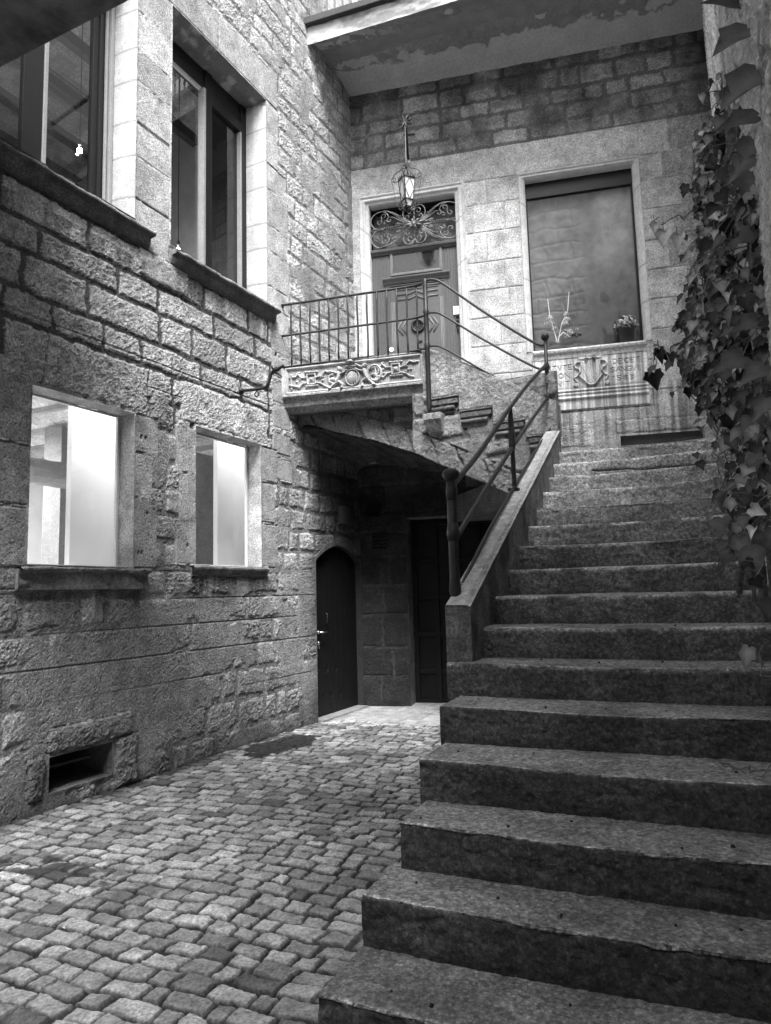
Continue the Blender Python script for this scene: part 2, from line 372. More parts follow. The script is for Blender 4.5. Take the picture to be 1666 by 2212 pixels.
def cobbles():
    e = np.arange(-5.9, .35, .0092); n = [.3]
    while n[-1] < 10.6: n.append(n[-1]+.0062+.0006*n[-1])
    n = np.array(n); E, N = np.meshgrid(e, n)
    wE = E+.03*(fbm(E*3, N*3, 3, 3)-.5)*2+.010*(fbm(E*14, N*14, 2, 8)-.5)*2
    wN = N+.13*(fbm(E*.7+9, N*.7, 2, 4)-.5)*2+.030*(fbm(E*3.1, N*3.1, 2, 6)-.5)*2+.012*(fbm(E*12, N*12, 2, 5)-.5)*2
    pitch = .107; row = np.floor(wN/pitch); fn = wN-row*pitch
    # setts along each row: jittered spacing
    L = .158; off = _hash(row, row*0, 11)*L; k = np.floor((wE+off)/L); j0 = (_hash(row, k, 12)-.5)*.075; j1 = (_hash(row, k+1, 12)-.5)*.075
    x = wE+off-k*L; lo = j0; hi = L+j1
    kk = np.where(x < lo, k-1, np.where(x > hi, k+1, k))
    d1 = np.minimum(np.abs(x-lo), np.abs(x-hi)); d2 = np.minimum(fn, pitch-fn); d = np.minimum(d1, d2)
    idv = _hash(row, kk, 20); id2 = _hash(row, kk, 21); id3 = _hash(row, kk, 22)
    gap = .003+.008*fbm(E*4, N*4, 2, 33)+.006*(fbm(E*30, N*30, 2, 34)-.5)
    H = .019*ss(d-gap, -.001, .0055)+.003*ss(d-gap, .01, .05)+.011*(idv-.5)
    H += (id2-.5)*.10*(fn-pitch/2)+(id3-.5)*.08*(x-L/2)
    H += .0058*(fbm(E*24, N*24, 3, 40, .75)-.5)*2+.03*(fbm(E*.9, N*.9, 2, 41)-.5)
    C = .30*(.55+.85*_hash(row, kk, 25))*(1+.5*(fbm(E*22, N*22, 3, 43, .7)-.5)*2)
    C *= .8+.5*fbm(E*1.7, N*1.7, 3, 47)
    fill = ss(fbm(E*1.3+4, N*1.3, 3, 51), .58, .75)            # sand packed into some joints
    inj = ss(d-gap, .0065, .001)
    H = H+inj*fill*.010; C = C*(1-inj)+inj*(.010*(1-fill)+.08*fill)
    moss = ss(fbm(E*5, N*5, 4, 60, .6), .55, .68)*np.exp(-(((E+3.55)/.7)**2+((N-2.9)/.4)**2))
    C = C*(1-.85*np.clip(moss*1.6, 0, 1))
    C *= np.where(id2 > .93, .55, 1)
    # worn flagstones by the doors
    fl = ss(N+.25*(fbm(E*2, N*2, 2, 70)-.5), 7.55, 7.75)
    p2 = .42; r2 = np.floor(N/p2); f2 = N-r2*p2; o2 = _hash(r2, r2*0, 77)*.6; k2 = np.floor((E+o2)/.62); x2 = E+o2-k2*.62
    dd = np.minimum(np.minimum(f2, p2-f2), np.minimum(x2, .62-x2))
    H2 = .030-.006*ss(dd, .006, 0)+.004*(fbm(E*9, N*9, 3, 71)-.5)*2+.004*(_hash(r2, k2, 7)-.5)
    C2 = .42*(.85+.3*_hash(r2, k2, 78))*(1+.35*(fbm(E*12, N*12, 3, 79)-.5)*2)*np.where(dd < .006, .5, 1)
    H = H*(1-fl)+H2*fl; C = C*(1-fl)+C2*fl
    W = ST.A(E, -N, H)
    # a damp patch by the wall
    X, Y = W[..., 0], W[..., 1]
    sL = (X-CX)*LW.d[0]+(Y-CY)*LW.d[1]; oL = (X-CX)*LW.n[0]+(Y-CY)*LW.n[1]
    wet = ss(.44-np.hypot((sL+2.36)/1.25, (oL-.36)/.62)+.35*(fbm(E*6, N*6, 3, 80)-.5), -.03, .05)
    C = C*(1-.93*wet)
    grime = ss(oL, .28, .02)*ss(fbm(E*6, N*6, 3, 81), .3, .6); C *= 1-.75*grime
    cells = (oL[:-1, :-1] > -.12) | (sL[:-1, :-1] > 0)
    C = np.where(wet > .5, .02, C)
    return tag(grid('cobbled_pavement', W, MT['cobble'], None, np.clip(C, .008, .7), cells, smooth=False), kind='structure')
cobbles()

# ================================================================== LEFT BUILDING
LB = empty('stone_building', 'tall rough ashlar stone building on the left with two storeys of square windows', 'building', LW.P(0, 0, 0))
HW = {'W1': (-5.75, -4.10, 4.93, 7.40), 'W2': (-3.65, -2.11, 4.89, 7.40), 'W3': (-5.06, -4.06, 1.80, 3.145), 'W4': (-3.29, -2.25, 1.84, 3.19),
      'V': (-4.83, -4.25, .14, .395), 'D': (-1.16, -.03, 0, 1.935)}
def arch_z(s):      # pointed-oval head of the little door
    u = np.abs((s+.595)/.565); return 1.94+.21*np.clip(1-u**1.8, 0, 1)**.95
def left_wall():
    holes = list(HW.values())
    m = Masonry(LW, -6.6, .06, -.05, 9.8, .0115, .0125, holes, 21)
    R = m.rng
    m.mortar(.004, .26)
    dk = (m.Z > 3.1) & (m.Z < 5.2) & (m.S < -1.9); m.mortar(-.004, .095, dk)
    # upper rough zone
    cu = lambda a, z, r: .50*(1+r.uniform(-.15, .12))
    zc = [4.92]
    while zc[-1] < 9.9: zc.append(zc[-1]+R.uniform(.20, .31))
    m.courses(-6.6, .06, zc, .26, .70, lambda a, b, z, r: r.choice(['rough', 'rough', 'fair']), cu, .012, H=.013)
    m.courses(-6.6, .06, [3.60, 3.85, 4.17, 4.42, 4.70, 4.92], .34, .85, 'rough', lambda a, z, r: .46*(1+r.uniform(-.25, .12)), .024, H=.011)
    m.courses(-6.6, .06, [1.80, 2.04, 2.30, 2.55, 2.81, 3.06, 3.33, 3.60], .18, .50, 'rough', lambda a, z, r: .40*(1+r.uniform(-.2, .2)), .028, H=.018)
    m.courses(-6.6, .06, [-.05, .22, .50, .78, 1.06, 1.30, 1.55, 1.80], .18, .50, lambda a, b, z, r: r.choice(['rough', 'vrough', 'rough', 'fair']), lambda a, z, r: .34*(1+r.uniform(-.25, .25)), .036, H=.018)
    # mortar smeared flush over the lower stones, with struck lines
    msk = ss(fbm(m.S*2.3, m.Z*3.0, 4, 91, .6)+.10*ss(m.Z, 1.6, .2), .47, .56)*ss(m.Z, 2.1, 1.6)*.95
    m.smear(msk, .016, .29)
    msk = ss(fbm(m.S*3.1, m.Z*2.2, 4, 95, .6), .55, .63)*ss(m.Z, 1.6, 2.0)*ss(m.Z, 3.4, 3.1)*ss(m.S, -1.0, -1.4)*.9
    m.smear(msk, .016, .27)
    msk = ss(fbm(m.S*3.3, m.Z*3.3, 4, 98, .6), .54, .60)*ss(m.Z, 4.9, 5.1)*.9
    m.smear(msk, .012, .33)
    for z, a, b in [(1.62, -5.9, -3.8), (1.53, -3.7, -1.2), (1.28, -5.9, -1.6), (1.04, -5.9, -1.3), (.78, -5.5, -2.9), (.62, -2.6, -1.3), (1.78, -3.9, -1.3), (3.42, -5.9, -3.4), (3.68, -5.9, -2.0)]:
        m.line(a, z, b, z+R.uniform(-.015, .015), .005, .008, .45)
    # dressed stone round the windows
    js = [4.70, 5.14, 5.54, 5.88, 6.29, 6.60, 7.00, 7.42]
    for a, b in zip(js, js[1:]): m.block(-4.09, -3.66, a, b, 'smooth', .50)
    m.block(-4.04, -3.40, 4.44, 4.72, 'fair', .40); m.block(-6.6, -4.1, 7.42, 7.78, 'smooth', .42)
    m.block(-4.09, -2.95, 7.42, 7.86, 'smooth', .50); m.block(-2.95, -1.86, 7.42, 7.86, 'smooth', .50)
    js = [4.60, 4.86, 5.11, 5.54, 5.86, 6.30, 6.62, 7.05, 7.42]
    for i, (a, b) in enumerate(zip(js, js[1:])): m.block(-2.10, [-1.66, -1.66, -1.64, -1.67, -1.66, -1.70, -1.86, -1.84][i], a, b, 'smooth', .52)
    for i in range(6): m.block(-2.02, -1.66, 4.34-.3*i, 4.60-.3*i, 'smooth', .38)
    # big lintels of the lower windows and their jamb stones
    m.block(-5.30, -3.90, 3.16, 3.58, 'rough', .43, .020); m.block(-3.50, -2.08, 3.21, 3.60, 'rough', .43, .020); m.block(-3.88, -3.64, 3.1, 3.4, 'rough', .3)
    for a, b in [(1.78, 2.22), (2.23, 2.68), (2.69, 3.14)]: m.block(-6.2, -5.07, a, b, 'smooth', .36, .016)
    for i, (a, b) in enumerate([(1.80, 2.40), (2.41, 2.80), (2.81, 3.15)]): m.block(-4.055, -3.78-.06*(i % 2), a, b, 'smooth', .41, .016)
    for i, (a, b) in enumerate([(1.84, 2.25), (2.26, 2.70), (2.71, 3.16)]): m.block(-3.56+.05*(i % 2), -3.295, a, b, 'smooth', .40, .016)
    for i, (a, b) in enumerate([(1.84, 2.32), (2.33, 2.78), (2.79, 3.18)]): m.block(-2.245, -1.93-.05*(i % 2), a, b, 'smooth', .42, .016)
    m.block(-5.02, -4.86, .10, .42, 'vrough', .2, .045); m.block(-4.86, -4.05, .40, .60, 'vrough', .24, .05); m.block(-4.23, -3.98, .02, .42, 'vrough', .24, .05)
    # cracks, pocks
    m.line(-4.98, 3.17, -4.93, 3.6, .004, .012, .3)
    for a, b in [(-3.98, 2.95), (-3.93, 2.95), (-3.39, 2.02), (-3.90, 2.28), (-4.0, 1.93), (-3.96, 1.93)]:
        m.H -= .03*np.exp(-(((m.S-a)/.010)**2+((m.Z-b)/.014)**2)); m.C *= 1-.8*np.exp(-(((m.S-a)/.012)**2+((m.Z-b)/.018)**2))
    pk = ss(fbm(m.S*55, m.Z*55, 2, 131), .70, .80); m.H -= .005*pk*ss(m.Z, 3.4, 3); m.C *= 1-.3*pk
    # stains: damp below sills, dark joints, rain streaks
    st = fbm(m.S*14, m.Z*1.2, 3, 140); pa = fbm(m.S*1.1, m.Z*1.5, 3, 141)
    for s0, s1, z1, ln in [(-3.6, -1.95, 4.66, .55), (-5.9, -3.92, 4.56, .35), (-5.1, -3.92, 1.66, .5), (-3.35, -2.17, 1.72, .4)]:
        w = ss(m.S, s0-.05, s0+.05)*ss(m.S, s1+.05, s1-.05)*ss(m.Z, z1-ln, z1)*(m.Z < z1+.02)
        m.C *= 1-.6*w*ss(st, .35, .6)
    m.C *= .80+.42*pa
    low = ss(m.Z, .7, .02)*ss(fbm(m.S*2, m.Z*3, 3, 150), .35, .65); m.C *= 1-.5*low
    m.C *= 1-.74*ss(m.Z+.25*fbm(m.S*3, m.Z*3, 3, 158), 3.5, 3.1)*ss(m.S+.3*fbm(m.S*3, m.Z*3, 3, 159), -1.35, -.85)  # shade under the balcony painted into the wall colour
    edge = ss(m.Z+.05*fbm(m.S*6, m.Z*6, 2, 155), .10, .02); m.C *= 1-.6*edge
    # upper right: darker towards the inner corner
    m.C *= 1-.30*ss(fbm(m.S*1.5, m.Z*.9, 3, 160)+.25*(m.S+1.2), .45, .7)*ss(m.Z, 4.6, 5.4)
    def hole(S, Z): return (np.abs(S+.595) < .565) & (Z < arch_z(S)) & (Z > 1.8)
    k = (np.abs(m.S+.595) < .63) & (m.Z < arch_z(np.clip(m.S, -1.15, -.04))+.05); m.H = np.where(k & (m.Z > 1.7), .018, m.H)
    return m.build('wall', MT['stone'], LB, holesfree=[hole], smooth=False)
left_wall()
w_ = MB(); w_.box(LW, -6.6, .6, -.5, -.02, 9.8, 11.0); w_.box(LW, -13.5, -6.6, -.5, .02, -.05, 11.0); w_.cur = .3
w_.build('wall', mat('upper_stone', .33, .9, tex=.3, tscale=8, bump=.8, bscale=12, bdist=.01), LB)

def reveal(parent, h, depth, material, name='reveal', c=.30, o0=.019, sides='LRTB'):
    """inner faces of an opening as thick slabs of stone lining"""
    rows = []
    s0, s1, z0, z1 = h
    nn = 14; out = MB(); oo = np.linspace(o0, -depth, nn)
    def strip(p0, p1):
        L = math.hypot(p1[0]-p0[0], p1[1]-p0[1]); k = max(3, int(L/.03)); t = np.linspace(0, 1, k)
        T, O = np.meshgrid(t, oo); a = p0[0]+(p1[0]-p0[0])*T; b = p0[1]+(p1[1]-p0[1])*T
        nx, nz = (p1[1]-p0[1])/L, -(p1[0]-p0[0])/L
        w = .004*(fbm(a*20+O*20, b*20, 2, 5)-.5)
        P = LW_frame.A(a+nx*w, O, b+nz*w)
        C = c*(1+.5*(fbm(a*9+O*9, b*9, 3, 9)-.5)*2)
        grid(name, P, material, parent, C)
    if 'L' in sides: strip((s0, z0), (s0, z1))
    if 'T' in sides: strip((s0, z1), (s1, z1))
    if 'R' in sides: strip((s1, z1), (s1, z0))
    if 'B' in sides: strip((s1, z0), (s0, z0))
LW_frame = LW

def sub(parent, name, build): return build(name, parent)
# ---- upper windows
def upper_window(h, frame_parts, zs, label, sill_s):
    w = part('window', LB, label)
    s0, s1, z0, z1 = h
    prof = [(-.004, .018), (0, .002), (.012, -.01), (.018, -.045), (.030, -.05), (.034, -.09), (.046, -.098), (.052, -.15), (.056, -.20), (.058, -.28)]
    P, C = profile_run(LW, [(s0, z0-.02), (s0, z1), (s1, z1), (s1, z0-.02)], False, prof, zs, .016, .44)
    top_ = (P[..., 2] > z1-.07); C = C*np.where(top_, .42+.5*ss(fbm(P[..., 0]*9, P[..., 1]*9, 3, 5), .55, .7), .80+.4*fbm(P[..., 0]*3+P[..., 1]*4, P[..., 2]*3, 4, 5))
    grid('jamb', P, MT['ashlar'], w, C)
    # sill: weathered moulded slab
    a, b, zt = sill_s
    prof2 = [(.0, zt), (.09, zt-.004), (.105, zt-.022), (.10, zt-.045), (.075, zt-.055), (.07, zt-.085), (.045, zt-.125), (.028, zt-.15), (.0, zt-.16)]
    ns = int((b-a)/.02); ss_ = np.linspace(a, b, ns); O = np.array([p[0] for p in prof2]); Zp = np.array([p[1] for p in prof2])
    SS, OO = np.meshgrid(ss_, O, indexing='ij'); ZZ = np.broadcast_to(Zp, SS.shape)
    er = .012*(fbm(SS*10, ZZ*10+OO*20, 3, 4)-.5)*2*(OO > .02)
    tap = np.minimum(ss(SS, a-.001, a+.05), ss(SS, b+.001, b-.05)); OO2 = OO*(.55+.45*np.where(ZZ < zt-.05, tap, 1))
    P = LW.A(SS, OO2+er+.005, ZZ+er*.5)
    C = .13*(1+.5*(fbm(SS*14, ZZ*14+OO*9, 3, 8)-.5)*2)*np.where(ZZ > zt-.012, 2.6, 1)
    grid('sill', P, MT['stone'], w, C)
    e_ = MB()
    for q in (a, b):
        e_.add([LW.P(q, OO2[0 if q == a else -1][i]+.004, Zp[i]) for i in range(len(prof2))], [tuple(range(len(prof2)))])
    e_.box(LW, a+.01, b-.01, -.3, .004, zt-.15, zt-.03)
    e_.box(LW, s0+.005, s1-.005, -.32, -.002, zt-.028, zt-.004)
    e_.build('sill_block', mat('sill_stone', .16, .9, tex=.4, tscale=30, bump=.6, bscale=60), w)
    frame_parts(w)
    return w
def w1f(w):
    f = MB(); D = -.25
    for a, b in [(-5.75, -5.62), (-5.03, -4.85), (-4.36, -4.16)]: f.box(LW, a, b, D-.05, D, 4.90, 7.36)
    f.box(LW, -5.75, -4.16, D-.05, D+.003, 7.26, 7.37); f.box(LW, -5.75, -4.16, D-.05, D+.002, 4.90, 4.97)
    f.box(LW, -4.30, -4.27, D, D+.02, 4.9, 7.3)
    f.build('frame', MT['frame'], w, bevel=.004)
    l = MB(); l.box(LW, -4.848, -4.815, D-.05, D+.012, 4.93, 7.3); l.box(LW, -4.235, -4.215, D+.003, D+.03, 4.93, 7.3); l.box(LW, -4.20, -4.165, D+.003, D+.05, 4.93, 7.3); l.build('cover_strip', MT['light_frame'], w, bevel=.003)
    p = MB(); p.box(LW, -5.63, -5.02, D-.03, D-.024, 4.96, 7.27); p.box(LW, -4.816, -4.36, D-.03, D-.024, 4.96, 7.27); p.build('pane', MT['glass'], w)
upper_window(HW['W1'], w1f, [5.14, 5.54, 5.88, 6.29, 6.6, 7.0], 'upper window nearest the overhead slab, with a glowing bulb behind it', (-6.3, -3.93, 4.86))
def w2f(w):
    D = -.25; f = MB()
    for a, b in [(-3.62, -3.55), (-2.885, -2.77), (-2.26, -2.13)]: f.box(LW, a, b, D-.05, D+.02, 4.90, 7.34)
    f.box(LW, -3.62, -2.13, D-.05, D, 7.10, 7.37); f.box(LW, -2.77, -2.26, D-.05, D+.018, 6.98, 7.10); f.box(LW, -3.6, -2.13, D-.05, D+.001, 4.88, 4.94)
    f.build('frame', MT['frame'], w, bevel=.004)
    l = MB(); l.box(LW, -2.925, -2.889, D-.05, D+.035, 4.93, 7.1); l.box(LW, -3.55, -2.93, D-.03, D+.01, 7.07, 7.098); l.box(LW, -2.285, -2.262, D-.03, D+.03, 4.94, 6.97)
    l.build('cover_strip', MT['light_frame'], w, bevel=.003)
    p = MB(); p.box(LW, -3.55, -2.93, D-.03, D-.024, 4.93, 7.08); p.build('pane', MT['glass'], w)
    p = MB(); p.box(LW, -2.77, -2.286, D-.03, D-.024, 4.93, 6.99); p.build('pane', MT['smoky'], w)
upper_window(HW['W2'], w2f, [5.11, 5.54, 5.86, 6.30, 6.62, 7.05], 'upper window with an open-looking dark sash, left of the iron balcony', (-3.66, -1.97, 4.83))
# ---- lower windows
def lower_window(h, label, sill, rough):
    w = part('window', LB, label)
    s0, s1, z0, z1 = h
    reveal(w, h, .17, MT['stone'], c=.42)
    f = MB(); D = -.16
    f.box(LW, s0, s0+.02, D-.03, D, z0, z1); f.box(LW, s1-.028, s1-.003, D-.03, D, z0+.002, z1); f.box(LW, s0, s1-.03, D-.03, D-.002, z1-.02, z1-.002); f.box(LW, s0+.02, s1-.03, D-.03, D+.01, z0, z0+.018)
    f.build('frame', mat('pale_frame', .6, .5, tex=.1, bump=.05), w, bevel=.003)
    p = MB(); p.box(LW, s0+.02, s1-.03, D-.018, D-.012, z0+.018, z1-.02); p.build('pane', MT['glass'], w)
    a, b, zt, th, pr = sill
    ns = int((b-a)/.012); s_ = np.linspace(a, b, ns)
    prof2 = [(-.15, zt), (0., zt), (pr*.8, zt-.003), (pr, zt-.015), (pr*.96, zt-.035), (pr*.6, zt-.05), (pr*.5, zt-th*.7), (.005, zt-th)]
    t = np.linspace(0, 1, 40); xs = np.interp(t, np.linspace(0, 1, 8), [q[0] for q in prof2]); zs = np.interp(t, np.linspace(0, 1, 8), [q[1] for q in prof2])
    SS, OO = np.meshgrid(s_, xs, indexing='ij'); ZZ = np.broadcast_to(zs, SS.shape).copy()
    er = rough*(fbm(SS*16, ZZ*22, 4, 6, .65)-.5)*2*ss(OO, 0, .03)
    if rough > .01: OO = OO-.03*ss(fbm(SS*5, ZZ*0, 2, 16), .4, .7)*(OO > .03)
    P = LW.A(SS, OO+er, ZZ+er*.4-.02*rough/.02*ss(fbm(SS*6, ZZ*0, 2, 19), .5, .8)*(ZZ < zt-.05))
    C = .22*(1+.6*(fbm(SS*16, ZZ*16, 3, 8)-.5)*2)
    grid('sill', P, MT['stone'], w, C)
    cb = MB(); cb.box(LW, a+.004, b-.004, -.1, pr*.45, zt-th*.9, zt-.02); cb.build('sill_block', mat('sill_stone_low', .18, .9, tex=.4, tscale=30, bump=.6, bscale=60), w)
lower_window(HW['W3'], 'larger lower window on the left with a brightly lit white room behind', (-5.15, -3.91, 1.79, .19, .10), .030)
lower_window(HW['W4'], 'smaller lower window between the big lower window and the iron dragon hook', (-3.36, -2.17, 1.835, .11, .075), .003)
# dark grooves where old bars sat: fixing lugs
# ---- basement vent
vt = part('basement_vent', LB)
reveal(vt, HW['V'], .42, MT['stone'], c=.16)
v = MB(); v.box(LW, -4.84, -4.24, -.46, -.42, .10, .44); v.build('back', mat('void_stone', .03, .9), vt)
v = MB(); v.box(LW, -4.83, -4.25, -.24, -.22, .255, .272); v.build('bar', mat('vent_bar', .12, .7), vt)
# ---- arched plank door
ad = part('arched_door', LB, 'small black plank door with an arched head and a steel lever handle')
n_ = 25; xs = np.linspace(-1.16, -.03, n_); head = [(x, float(arch_z(np.array(x)))) for x in xs]
r = MB(); pts = [(-1.16, .0)]+head+[(-.03, .0)]
for i in range(len(pts)-1):
    a, b = pts[i], pts[i+1]; r.add([LW.P(a[0], .019, a[1]), LW.P(b[0], .019, b[1]), LW.P(b[0], -.12, b[1]), LW.P(a[0], -.12, a[1])], [(0, 1, 2, 3)])
r.build('reveal', mat('reveal_stone', .03, .9, tex=.4, bump=.6), ad)
S_, Z_ = np.meshgrid(np.linspace(-1.15, -.035, 140), np.linspace(.02, 2.16, 90)); gr = np.abs(((S_+1.15)/.138) % 1-.5)
O_ = -.06-.008*ss(gr, .46, .5)+.001*fbm(S_*40, Z_*3, 2, 4)
for px, pz in [(-1.01, .62), (-.80, .60), (-.58, .58), (-.93, .28), (-.71, .27), (-.49, .26)]:
    O_ = O_-.03*np.exp(-((np.hypot(S_-px, (Z_-pz)*1.0)/.028)**6))
SC, ZC = (S_[:-1, :-1]+S_[1:, 1:])/2, (Z_[:-1, :-1]+Z_[1:, 1:])/2
grid('leaf', LW.A(S_, O_, Z_), MT['dark_door'], ad, None, ZC < arch_z(SC)-.005)
b_ = MB(); b_.box(LW, -1.155, -.035, -.12, -.105, 0, 2.17)
b_.build('backing', MT['dark_door'], ad)
hnd = MB()
hx, hz = LW.at(566.5+.3313*378, 933+.3313*1308, -.03)
hnd.tube([LW.P(hx, -.065, hz), LW.P(hx, .0, hz)], .011, 10); hnd.tube([LW.P(hx, -.002, hz), LW.P(hx+.13, -.004, hz-.006)], .009, 10)
hnd.ball(LW.P(hx, -.06, hz), .024, 12); hnd.build('door_handle', MT['steel'], ad, smooth=True)
hnd = MB(); hnd.ball(LW.P(hx+.004, -.058, hz-.13), .020, 12); hnd.tube([LW.P(hx+.004, -.06, hz-.135), LW.P(hx+.004, -.048, hz-.20)], .008, 8); hnd.build('key_lock', MT['steel'], ad, smooth=True)
kn = MB(); kx, kz = LW.at(566.5+.3313*415, 933+.3313*1190, -.05); kn.tube([LW.P(kx, -.05, kz+.015), LW.P(kx, -.028, kz), LW.P(kx, -.03, kz-.10), LW.P(kx, -.055, kz-.12)], .008, 8); kn.build('pull_handle', MT['iron'], ad, smooth=True)
th = MB(); th.box(LW, -1.16, -.03, -.12, .10, .0, .045); th.build('threshold', mat('threshold_stone', .22, .9, tex=.3, bump=.6), ad, bevel=.01)

# ---- rooms behind the windows
rm = MB(); rm.box(LW, -9.0, .2, -5.2, -5.1, 4.2, 8.6); rm.box(LW, -9.1, -9.0, -5.2, -.5, 4.2, 8.6); rm.box(LW, .1, .2, -5.1, -.3, 4.2, 8.6)
rm.box(LW, -9, .1, -5.1, -.28, 4.2, 4.3); rm.box(LW, -1.35, -1.2, -5.1, -.5, 4.3, 8.3); rm.box(LW, -9, .1, -.34, -.285, 7.38, 8.6)
rm.build('upper_room', MT['room'], LB)
def vaults(o_list, z0, s0, s1, name, rise, c):
    for a, b in zip(o_list, o_list[1:]):
        S, T = np.meshgrid(np.linspace(s0, s1, 260), np.linspace(0, 1, 20)); O = a+(b-a)*T; Z = z0+rise*np.sin(pi*T)
        rr = np.floor(T*5); k = np.floor(S/.28+.5*(rr % 2)); fx = (S/.28+.5*(rr % 2)) % 1; fy = (T*5) % 1
        C = c*(.6+.8*_hash(k, rr, 5))*np.where((fx < .06) | (fy < .1), .6, 1)
        grid(name, LW.A(S, O, Z), MT['brick'], LB, C)
vaults([-.34, -1.0, -1.75, -2.5, -3.25, -4.0, -4.75, -5.1], 7.95, -9, .1, 'vaulted_ceiling', .16, .16)
bm_ = MB()
for o in (-1.0, -1.75, -2.5, -3.25, -4.0, -4.75): bm_.box(LW, -9, .1, o-.05, o+.05, 7.84, 7.99)
bm_.build('ceiling_beam', mat('steel_beam', .03, .6), LB)
pr_ = MB(); pr_.box(LW, -2.25, -2.2, -5.0, -2.2, 4.3, 7.2); pr_.build('partition', MT['room'], LB)
cn = MB(); a = LW.at(400, 372, -2.2); b = LW.at(434, 345, -2.2)
cn.tube([LW.P(-4, -2.2, a[1]-.15), LW.P(-1.4, -2.2, a[1]-.1)], .012, 6); cn.tube([LW.P(-4, -2.2, a[1]-.25), LW.P(-1.4, -2.2, a[1]-.2)], .012, 6); cn.tube([LW.P(-1.7, -2.2, a[1]-.2), LW.P(-1.7, -2.2, 4.4)], .012, 6)
cn.build('conduit', MT['frame'], LB)
# lower room
rm = MB(); rm.box(LW, -9.0, -.2, -4.6, -4.5, .9, 4.1); rm.box(LW, -9.1, -9.0, -4.5, -.2, .9, 4.1); rm.box(LW, -.3, -.2, -4.5, -.2, .9, 4.1); rm.box(LW, -9, -.3, -4.5, -.18, .8, .9); rm.box(LW, -9, -.3, -.21, -.185, 3.22, 4.1)
rm.box(LW, -9, -5.08, -.21, -.185, .9, 3.2); rm.box(LW, -4.04, -3.31, -.21, -.185, .9, 3.2); rm.box(LW, -2.23, -.3, -.21, -.185, .9, 3.2); rm.box(LW, -5.08, -4.04, -.21, -.185, .9, 1.79); rm.box(LW, -3.31, -2.23, -.21, -.185, .9, 1.83)
rm.build('lower_room', MT['room_white'], LB)
S0 = -9
def vaults2():
    # vault bands run away from the wall
    edges = np.arange(-9, -.2, .62)
    for a in edges:
        T, O = np.meshgrid(np.linspace(0, 1, 16), np.linspace(-.2, -4.5, 120)); S = a+.62*T; Z = 3.62+.10*np.sin(pi*T)
        rr = np.floor(T*4); k = np.floor(O/.3+.5*(rr % 2)); fx = (O/.3+.5*(rr % 2)) % 1; fy = (T*4) % 1
        C = .42*(.7+.6*_hash(k, rr, 5))*np.where((fx < .05) | (fy < .08), .7, 1)
        grid('vaulted_ceiling', LW.A(S, O, Z), MT['brick'], LB, C)
vaults2()
bm_ = MB()
for a in np.arange(-9, -.2, .62): bm_.box(LW, a-.035, a+.035, -4.5, -.2, 3.58, 3.66)
bm_.build('ceiling_beam', mat('pale_beam', .3, .6), LB)
for a_, b_ in ((-4.20, -3.2), (-2.24, -.9)): pn = MB(); pn.box(LW, a_, b_, -.66, -.60, .9, 3.55); pn.build('partition', MT['white_panel'], LB)
a = LW.at(128, 1150, -2.4); b = LW.at(165, 1150, -2.4); cmn = MB(); cmn.box(LW, a[0], b[0]+.3, -2.7, -2.4, .9, 3.6); cmn.build('column', mat('grey_column', .22, .8), LB)
d0 = LW.at(60, 1020, -2.1); dct = MB(); dct.tube([LW.P(s, -2.0, d0[1]) for s in np.linspace(-7, -1.0, 60)], [.14+.006*(i % 2) for i in range(60)], 20); dct.build('ventilation_duct', MT['duct'], LB, smooth=False)
inl = MB(); q0 = LW.at(417, 1000, -1.2); inl.box(LW, -3.0, -1.4, -1.26, -1.2, .9, 3.3); inl.build('partition', mat('grey_partition', .30, .7), LB)
for o in LB.children: pass

def area(name, loc, rot, sx, sy, power):
    l = bpy.data.lights.new(name, 'AREA'); l.shape = 'RECTANGLE'; l.size = sx; l.size_y = sy; l.energy = power
    o = bpy.data.objects.new(name, l); col.objects.link(o); o.location = loc; o.rotation_euler = rot; return o
# lower room: unseen strips added to brighten the partitions, then its ceiling lamp
rz = -rad(26.5-90)
for s_, o_, p_ in ((-3.8, -.42, 5), (-1.9, -.40, 2.2)):
    l = area('unseen_room_lamp', LW.P(s_, o_, 3.50), (0, 0, rz), 1.3, .16, p_)
l = area('unseen_room_lamp', LW.P(-4.6, -3.3, 3.5), (0, 0, rz), 2.5, 1.2, 80)

# ---- hanging bulbs upstairs
def bulb(px, py, o, label):
    s, z = LW.at(px, py, o); p = LW.P(s, o, z)
    e_ = empty('pendant_lamp', label, 'pendant lamp', p, 'bare bulbs hanging in the upper rooms')
    c = MB(); c.tube([LW.P(s, o, z+.09), LW.P(s, o, 8.0)], .005, 6); c.build('cord', MT['frame'], e_)
    k = MB(); k.lathe(p, [(.016, .06), (.018, .075), (.018, .11), (.008, .12)], 12); k.build('socket', MT['iron'], e_)
    b = MB(); b.lathe(p, [(.004, -.062), (.03, -.055), (.05, -.03), (.055, 0), (.045, .03), (.022, .055), (.016, .075)], 20); b.build('bulb', MT['glass'], e_, smooth=True)
    f = MB(); f.lathe(p, [(.006, -.03), (.022, -.02), (.024, .01), (.010, .03)], 10); f.build('filament', MT['filament'], e_, smooth=True)
    l = bpy.data.lights.new('bulb_light', 'POINT'); l.energy = 12; l.shadow_soft_size = .05; lo = bpy.data.objects.new('bulb_light', l); col.objects.link(lo); lo.location = LW.P(s, o-.1, z-.1)
bulb(172, 325, -1.2, 'glowing bare bulb on a cord behind the window nearest the overhead slab')
bulb(385, 540, -1.2, 'glowing bare bulb just above the sill of the window left of the iron balcony')

